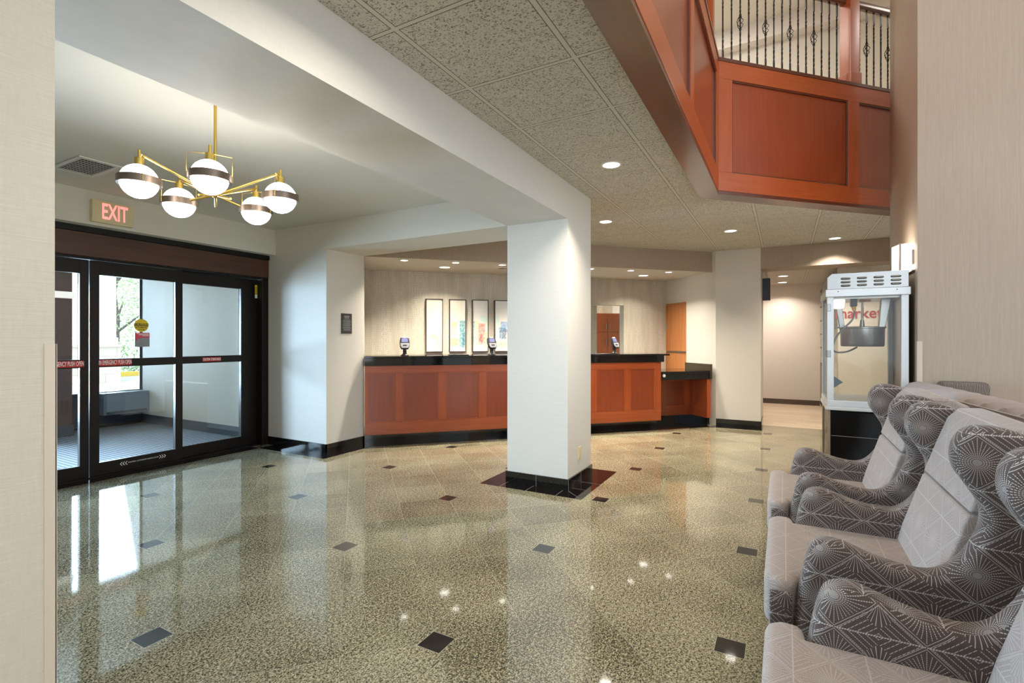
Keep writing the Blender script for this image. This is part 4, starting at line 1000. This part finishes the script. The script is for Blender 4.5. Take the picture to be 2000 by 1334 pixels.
# striped chair behind the sofa
zc2 = thing('striped_chair', 'brown striped low-back chair standing past the end of the tufted sofa', 'chair', (4.66, -1.19, 0))
mk('backrest', G().box(0.20, 0.32, -0.135, 0.155, 0.40, 1.005), ZEBRA, zc2, bevel=0.03, seg=4, smooth=True, uv=True)
mk('seat', G().box(-0.22, 0.20, -0.135, 0.155, 0.30, 0.44), ZEBRA, zc2, bevel=0.03, seg=4, smooth=True, uv=True)
for x in (-0.19, 0.26):
    for y in (-0.11, 0.13): mk('leg', G().cyl((x, y, 0), (x, y, 0.42 if x > 0 else 0.31), 0.014, 0.02), DKW, zc2)

# ================================================================== POPCORN MACHINE   local: x back, y left(+)/right(-), origin front-left foot
pm = thing('popcorn_machine', 'steel and glass popcorn machine on a black cart beside the taupe wall', 'popcorn machine', (5.10, -0.325, 0))
W_, D_ = 0.565, 0.65
def pb(nm, g, mat, par=pm, **k): return mk(nm, g, mat, par, **k)
pb('cart_body', G().box(0.012, D_-0.012, -W_+0.012, -0.012, 0.09, 0.70), BLACKPANEL)
for x in (0.0, D_-0.025):
    for y in (-W_, -0.025): pb('cart_post', G().box(x, x+0.025, y, y+0.025, 0.08, 0.715), GALV, bevel=0.002, seg=1)
pb('door_seam', G().box(0.008, 0.012, -W_+0.03, -0.03, 0.49, 0.494), GREYP)
for z in (0.16, 0.50): pb('hinge', G().box(0.02, 0.05, -0.003, 0.006, z, z+0.07), STEEL)
for x in (0.05, D_-0.05):
    for y in (-W_+0.05, -0.05): pb('caster', G().cyl((x, y-0.012, 0.04), (x, y+0.012, 0.04), 0.04, n=20).cyl((x, y, 0.04), (x, y, 0.09), 0.01), DARKP)
pb('ledge', G().box(-0.02, D_+0.01, -W_-0.012, 0.012, 0.715, 0.745).box(-0.008, D_, -W_-0.004, 0.004, 0.745, 0.800), ALU, bevel=0.006, seg=2)
for x in (0.0, D_-0.045):
    for y in (-W_+0.0, -0.05): pb('post', G().box(x, x+0.045, y, y+0.05, 0.80, 1.70), ALU, bevel=0.003, seg=1)
pb('front_glass', G().box(0.010, 0.014, -W_+0.05, -0.05, 0.80, 1.70), GLASSP)
pb('side_glass', G().box(0.045, D_-0.045, -0.012, -0.008, 0.80, 1.70), GLASSP)
pb('steel_liner', G().box(0.045, D_-0.045, -W_+0.008, -W_+0.012, 0.80, 1.70), STEEL)
pb('top_trim', G().box(-0.014, D_+0.005, -W_-0.012, 0.012, 1.69, 1.755), ALU, bevel=0.006, seg=2)
pb('roof', G().prism([(-W_, 1.755), (0.0, 1.755), (-0.0, 1.86), (-0.035, 1.893), (-W_, 1.893)], 0.0, D_, axis='x'), STEEL, bevel=0.003, seg=1)
for k in range(4):
    for j in range(3):
        yy = -0.135-0.115*k; zz = 1.785+0.030*j
        lv = G().lathe([(1e-6, 0.0), (0.0115, 0.0), (0.0105, 0.006), (0.0, 0.008)], n=14)
        g = G(); g.tube([(0.0, yy-0.030, zz), (-0.006, yy-0.026, zz), (-0.006, yy+0.026, zz), (0.0, yy+0.030, zz)], [0.007, 0.009, 0.009, 0.007], 8)
        pb('louvre', g, STEEL, smooth=True)
pb('screw', G().cyl((-0.017, -0.08, 1.735), (-0.013, -0.08, 1.735), 0.005).cyl((-0.017, -W_+0.08, 1.735), (-0.013, -W_+0.08, 1.735), 0.005), PEWTER)
for z in (1.20, 1.60): pb('hinge', G().box(0.02, 0.055, 0.0, 0.008, z-0.03, z+0.03).box(-0.004, 0.0, -0.028, 0.0, z-0.03, z+0.03), STEEL, bevel=0.002, seg=1)
# kettle assembly
kx_, ky_ = 0.30, -0.285
kt = pb('kettle', G().lathe([(1e-6, 1.262), (0.155, 1.262), (0.162, 1.275), (0.165, 1.42), (0.172, 1.424), (0.172, 1.432), (0.155, 1.436), (1e-6, 1.436)], (kx_, ky_, 0), 48), STEEL, smooth=True)
mk('stirrer_rod', G().cyl((kx_, ky_, 1.43), (kx_, ky_, 1.50), 0.020, 0.014).cyl((kx_, ky_, 1.50), (kx_, ky_, 1.69), 0.008), STEEL, kt, smooth=True)
pb('top_plate', G().box(0.05, D_-0.05, -W_+0.02, -0.02, 1.675, 1.69), STEEL)
pb('motor_bracket', G().box(kx_-0.03, kx_+0.03, ky_-0.06, ky_+0.02, 1.66, 1.69), plain('copper_plate', srgb(140, 80, 56), 0.4, 0.6))
g = G().prism([(-0.075, 1.69), (-0.125, 1.69), (-0.155, 1.42), (-0.12, 1.40)], kx_-0.03, kx_+0.03, axis='x')
pb('hanger', g, STEEL, bevel=0.004, seg=2)
g = G().prism([(-0.42, 1.69), (-0.49, 1.69), (-0.455, 1.47), (-0.44, 1.42), (-0.40, 1.42)], kx_-0.04, kx_+0.04, axis='x')
pb('hanger', g, STEEL, bevel=0.004, seg=2)
pb('crossbar', G().cyl((kx_, -0.035, 1.435), (kx_, -0.46, 1.432), 0.008).cyl((kx_, -0.03, 1.435), (kx_, -0.05, 1.435), 0.02), STEEL, smooth=True)
pb('plug', G().box(0.16, 0.21, -0.235, -0.185, 1.615, 1.70), DARKP, bevel=0.006)
pb('plug_collar', G().cyl((0.185, -0.21, 1.615), (0.185, -0.215, 1.575), 0.018, 0.012), BRASS)
hp = []
P4 = [(0.185, -0.215, 1.58), (0.17, -0.20, 1.50), (0.15, -0.10, 1.38), (0.14, -0.055, 1.28), (0.16, -0.07, 1.215), (0.20, -0.16, 1.215), (0.25, -0.24, 1.255)]
def catmull(P, n=8):
    out = []; Q = [P[0]] + P + [P[-1]]
    for i in range(1, len(Q)-2):
        for k in range(n):
            t_ = k/n; a, b, c, d = (Vector(Q[i-1]), Vector(Q[i]), Vector(Q[i+1]), Vector(Q[i+2]))
            out.append(0.5*((2*b)+(-a+c)*t_+(2*a-5*b+4*c-d)*t_*t_+(-a+3*b-3*c+d)*t_**3))
    out.append(Vector(P[-1])); return out
pb('power_hose', G().tube(catmull(P4), 0.0075, 10), plain('grey_conduit', srgb(120, 120, 118), 0.3, 0.8), smooth=True)
pb('lamp', G().lathe([(0.035, 1.60), (0.045, 1.62), (0.05, 1.69)], (0.2, -0.10, 0), 24), emit('warm_lamp', (1, 0.9, 0.75), 1.5), smooth=True)
g = G().prism([(-0.055, 0.90), (-0.125, 0.955), (-0.055, 1.02)], 0.02, 0.024, axis='x')
pb('corner_plate', G().add([(0.10, -0.02, 0.87), (0.10, -0.02, 1.03), (0.10, -0.125, 0.95), (0.104, -0.02, 0.87), (0.104, -0.02, 1.03), (0.104, -0.125, 0.95)], [(0, 1, 2), (5, 4, 3), (0, 3, 4, 1), (1, 4, 5, 2), (2, 5, 3, 0)]), plain('slate_blue_plate', srgb(120, 136, 150), 0.4), bevel=0)

# ================================================================== SNACK SHELVES (edge-on beside the popcorn machine)
sh = thing('snack_shelf', 'white snack shelf unit with dark edges at the hall side', 'shelf', (9.3, -0.62, 0))
mk('carcass', G().box(0, 2.3, -0.40, -0.38, 0, 2.3).box(0, 0.03, -0.40, 0, 0, 2.3).box(2.27, 2.3, -0.40, 0, 0, 2.3), CREAM, sh)
for z in (0.06, 0.85, 1.16, 1.42, 1.68, 1.95, 2.26): mk('shelf_board', G().box(0.03, 2.27, -0.38, 0, z, z+0.025), DKW, sh)
mk('drawer_front', G().box(0.03, 1.12, -0.03, 0.0, 0.09, 0.84).box(1.16, 2.27, -0.03, 0.0, 0.09, 0.84), DKW, sh)
cols = [srgb(196, 60, 50), srgb(232, 226, 214), srgb(222, 140, 96), srgb(120, 60, 46), srgb(206, 190, 150), srgb(236, 170, 140)]
PK = [plain('snack_pack_%d' % i, c_, 0.4) for i, c_ in enumerate(cols)]
names = ['red', 'white', 'orange', 'brown', 'tan', 'pink']
lv = {0.875: 'lowest', 1.185: 'second', 1.445: 'third', 1.705: 'top'}
for z, ln in lv.items():
    for k in range(5):
        i = random.randrange(6)
        o = mk('snack_box', G().box(0, 0.24, -0.18, 0.0, 0, 0.17), PK[i], loc=(9.40+0.42*k, -0.66, z), bevel=0.004, seg=1)
        tag(o, '%s snack box on the %s shelf, %s from the lobby' % (names[i], ln, ['first', 'second', 'third', 'fourth', 'fifth'][k]), 'snack box', 'boxes on the snack shelves')
bpy.context.view_layer.update()
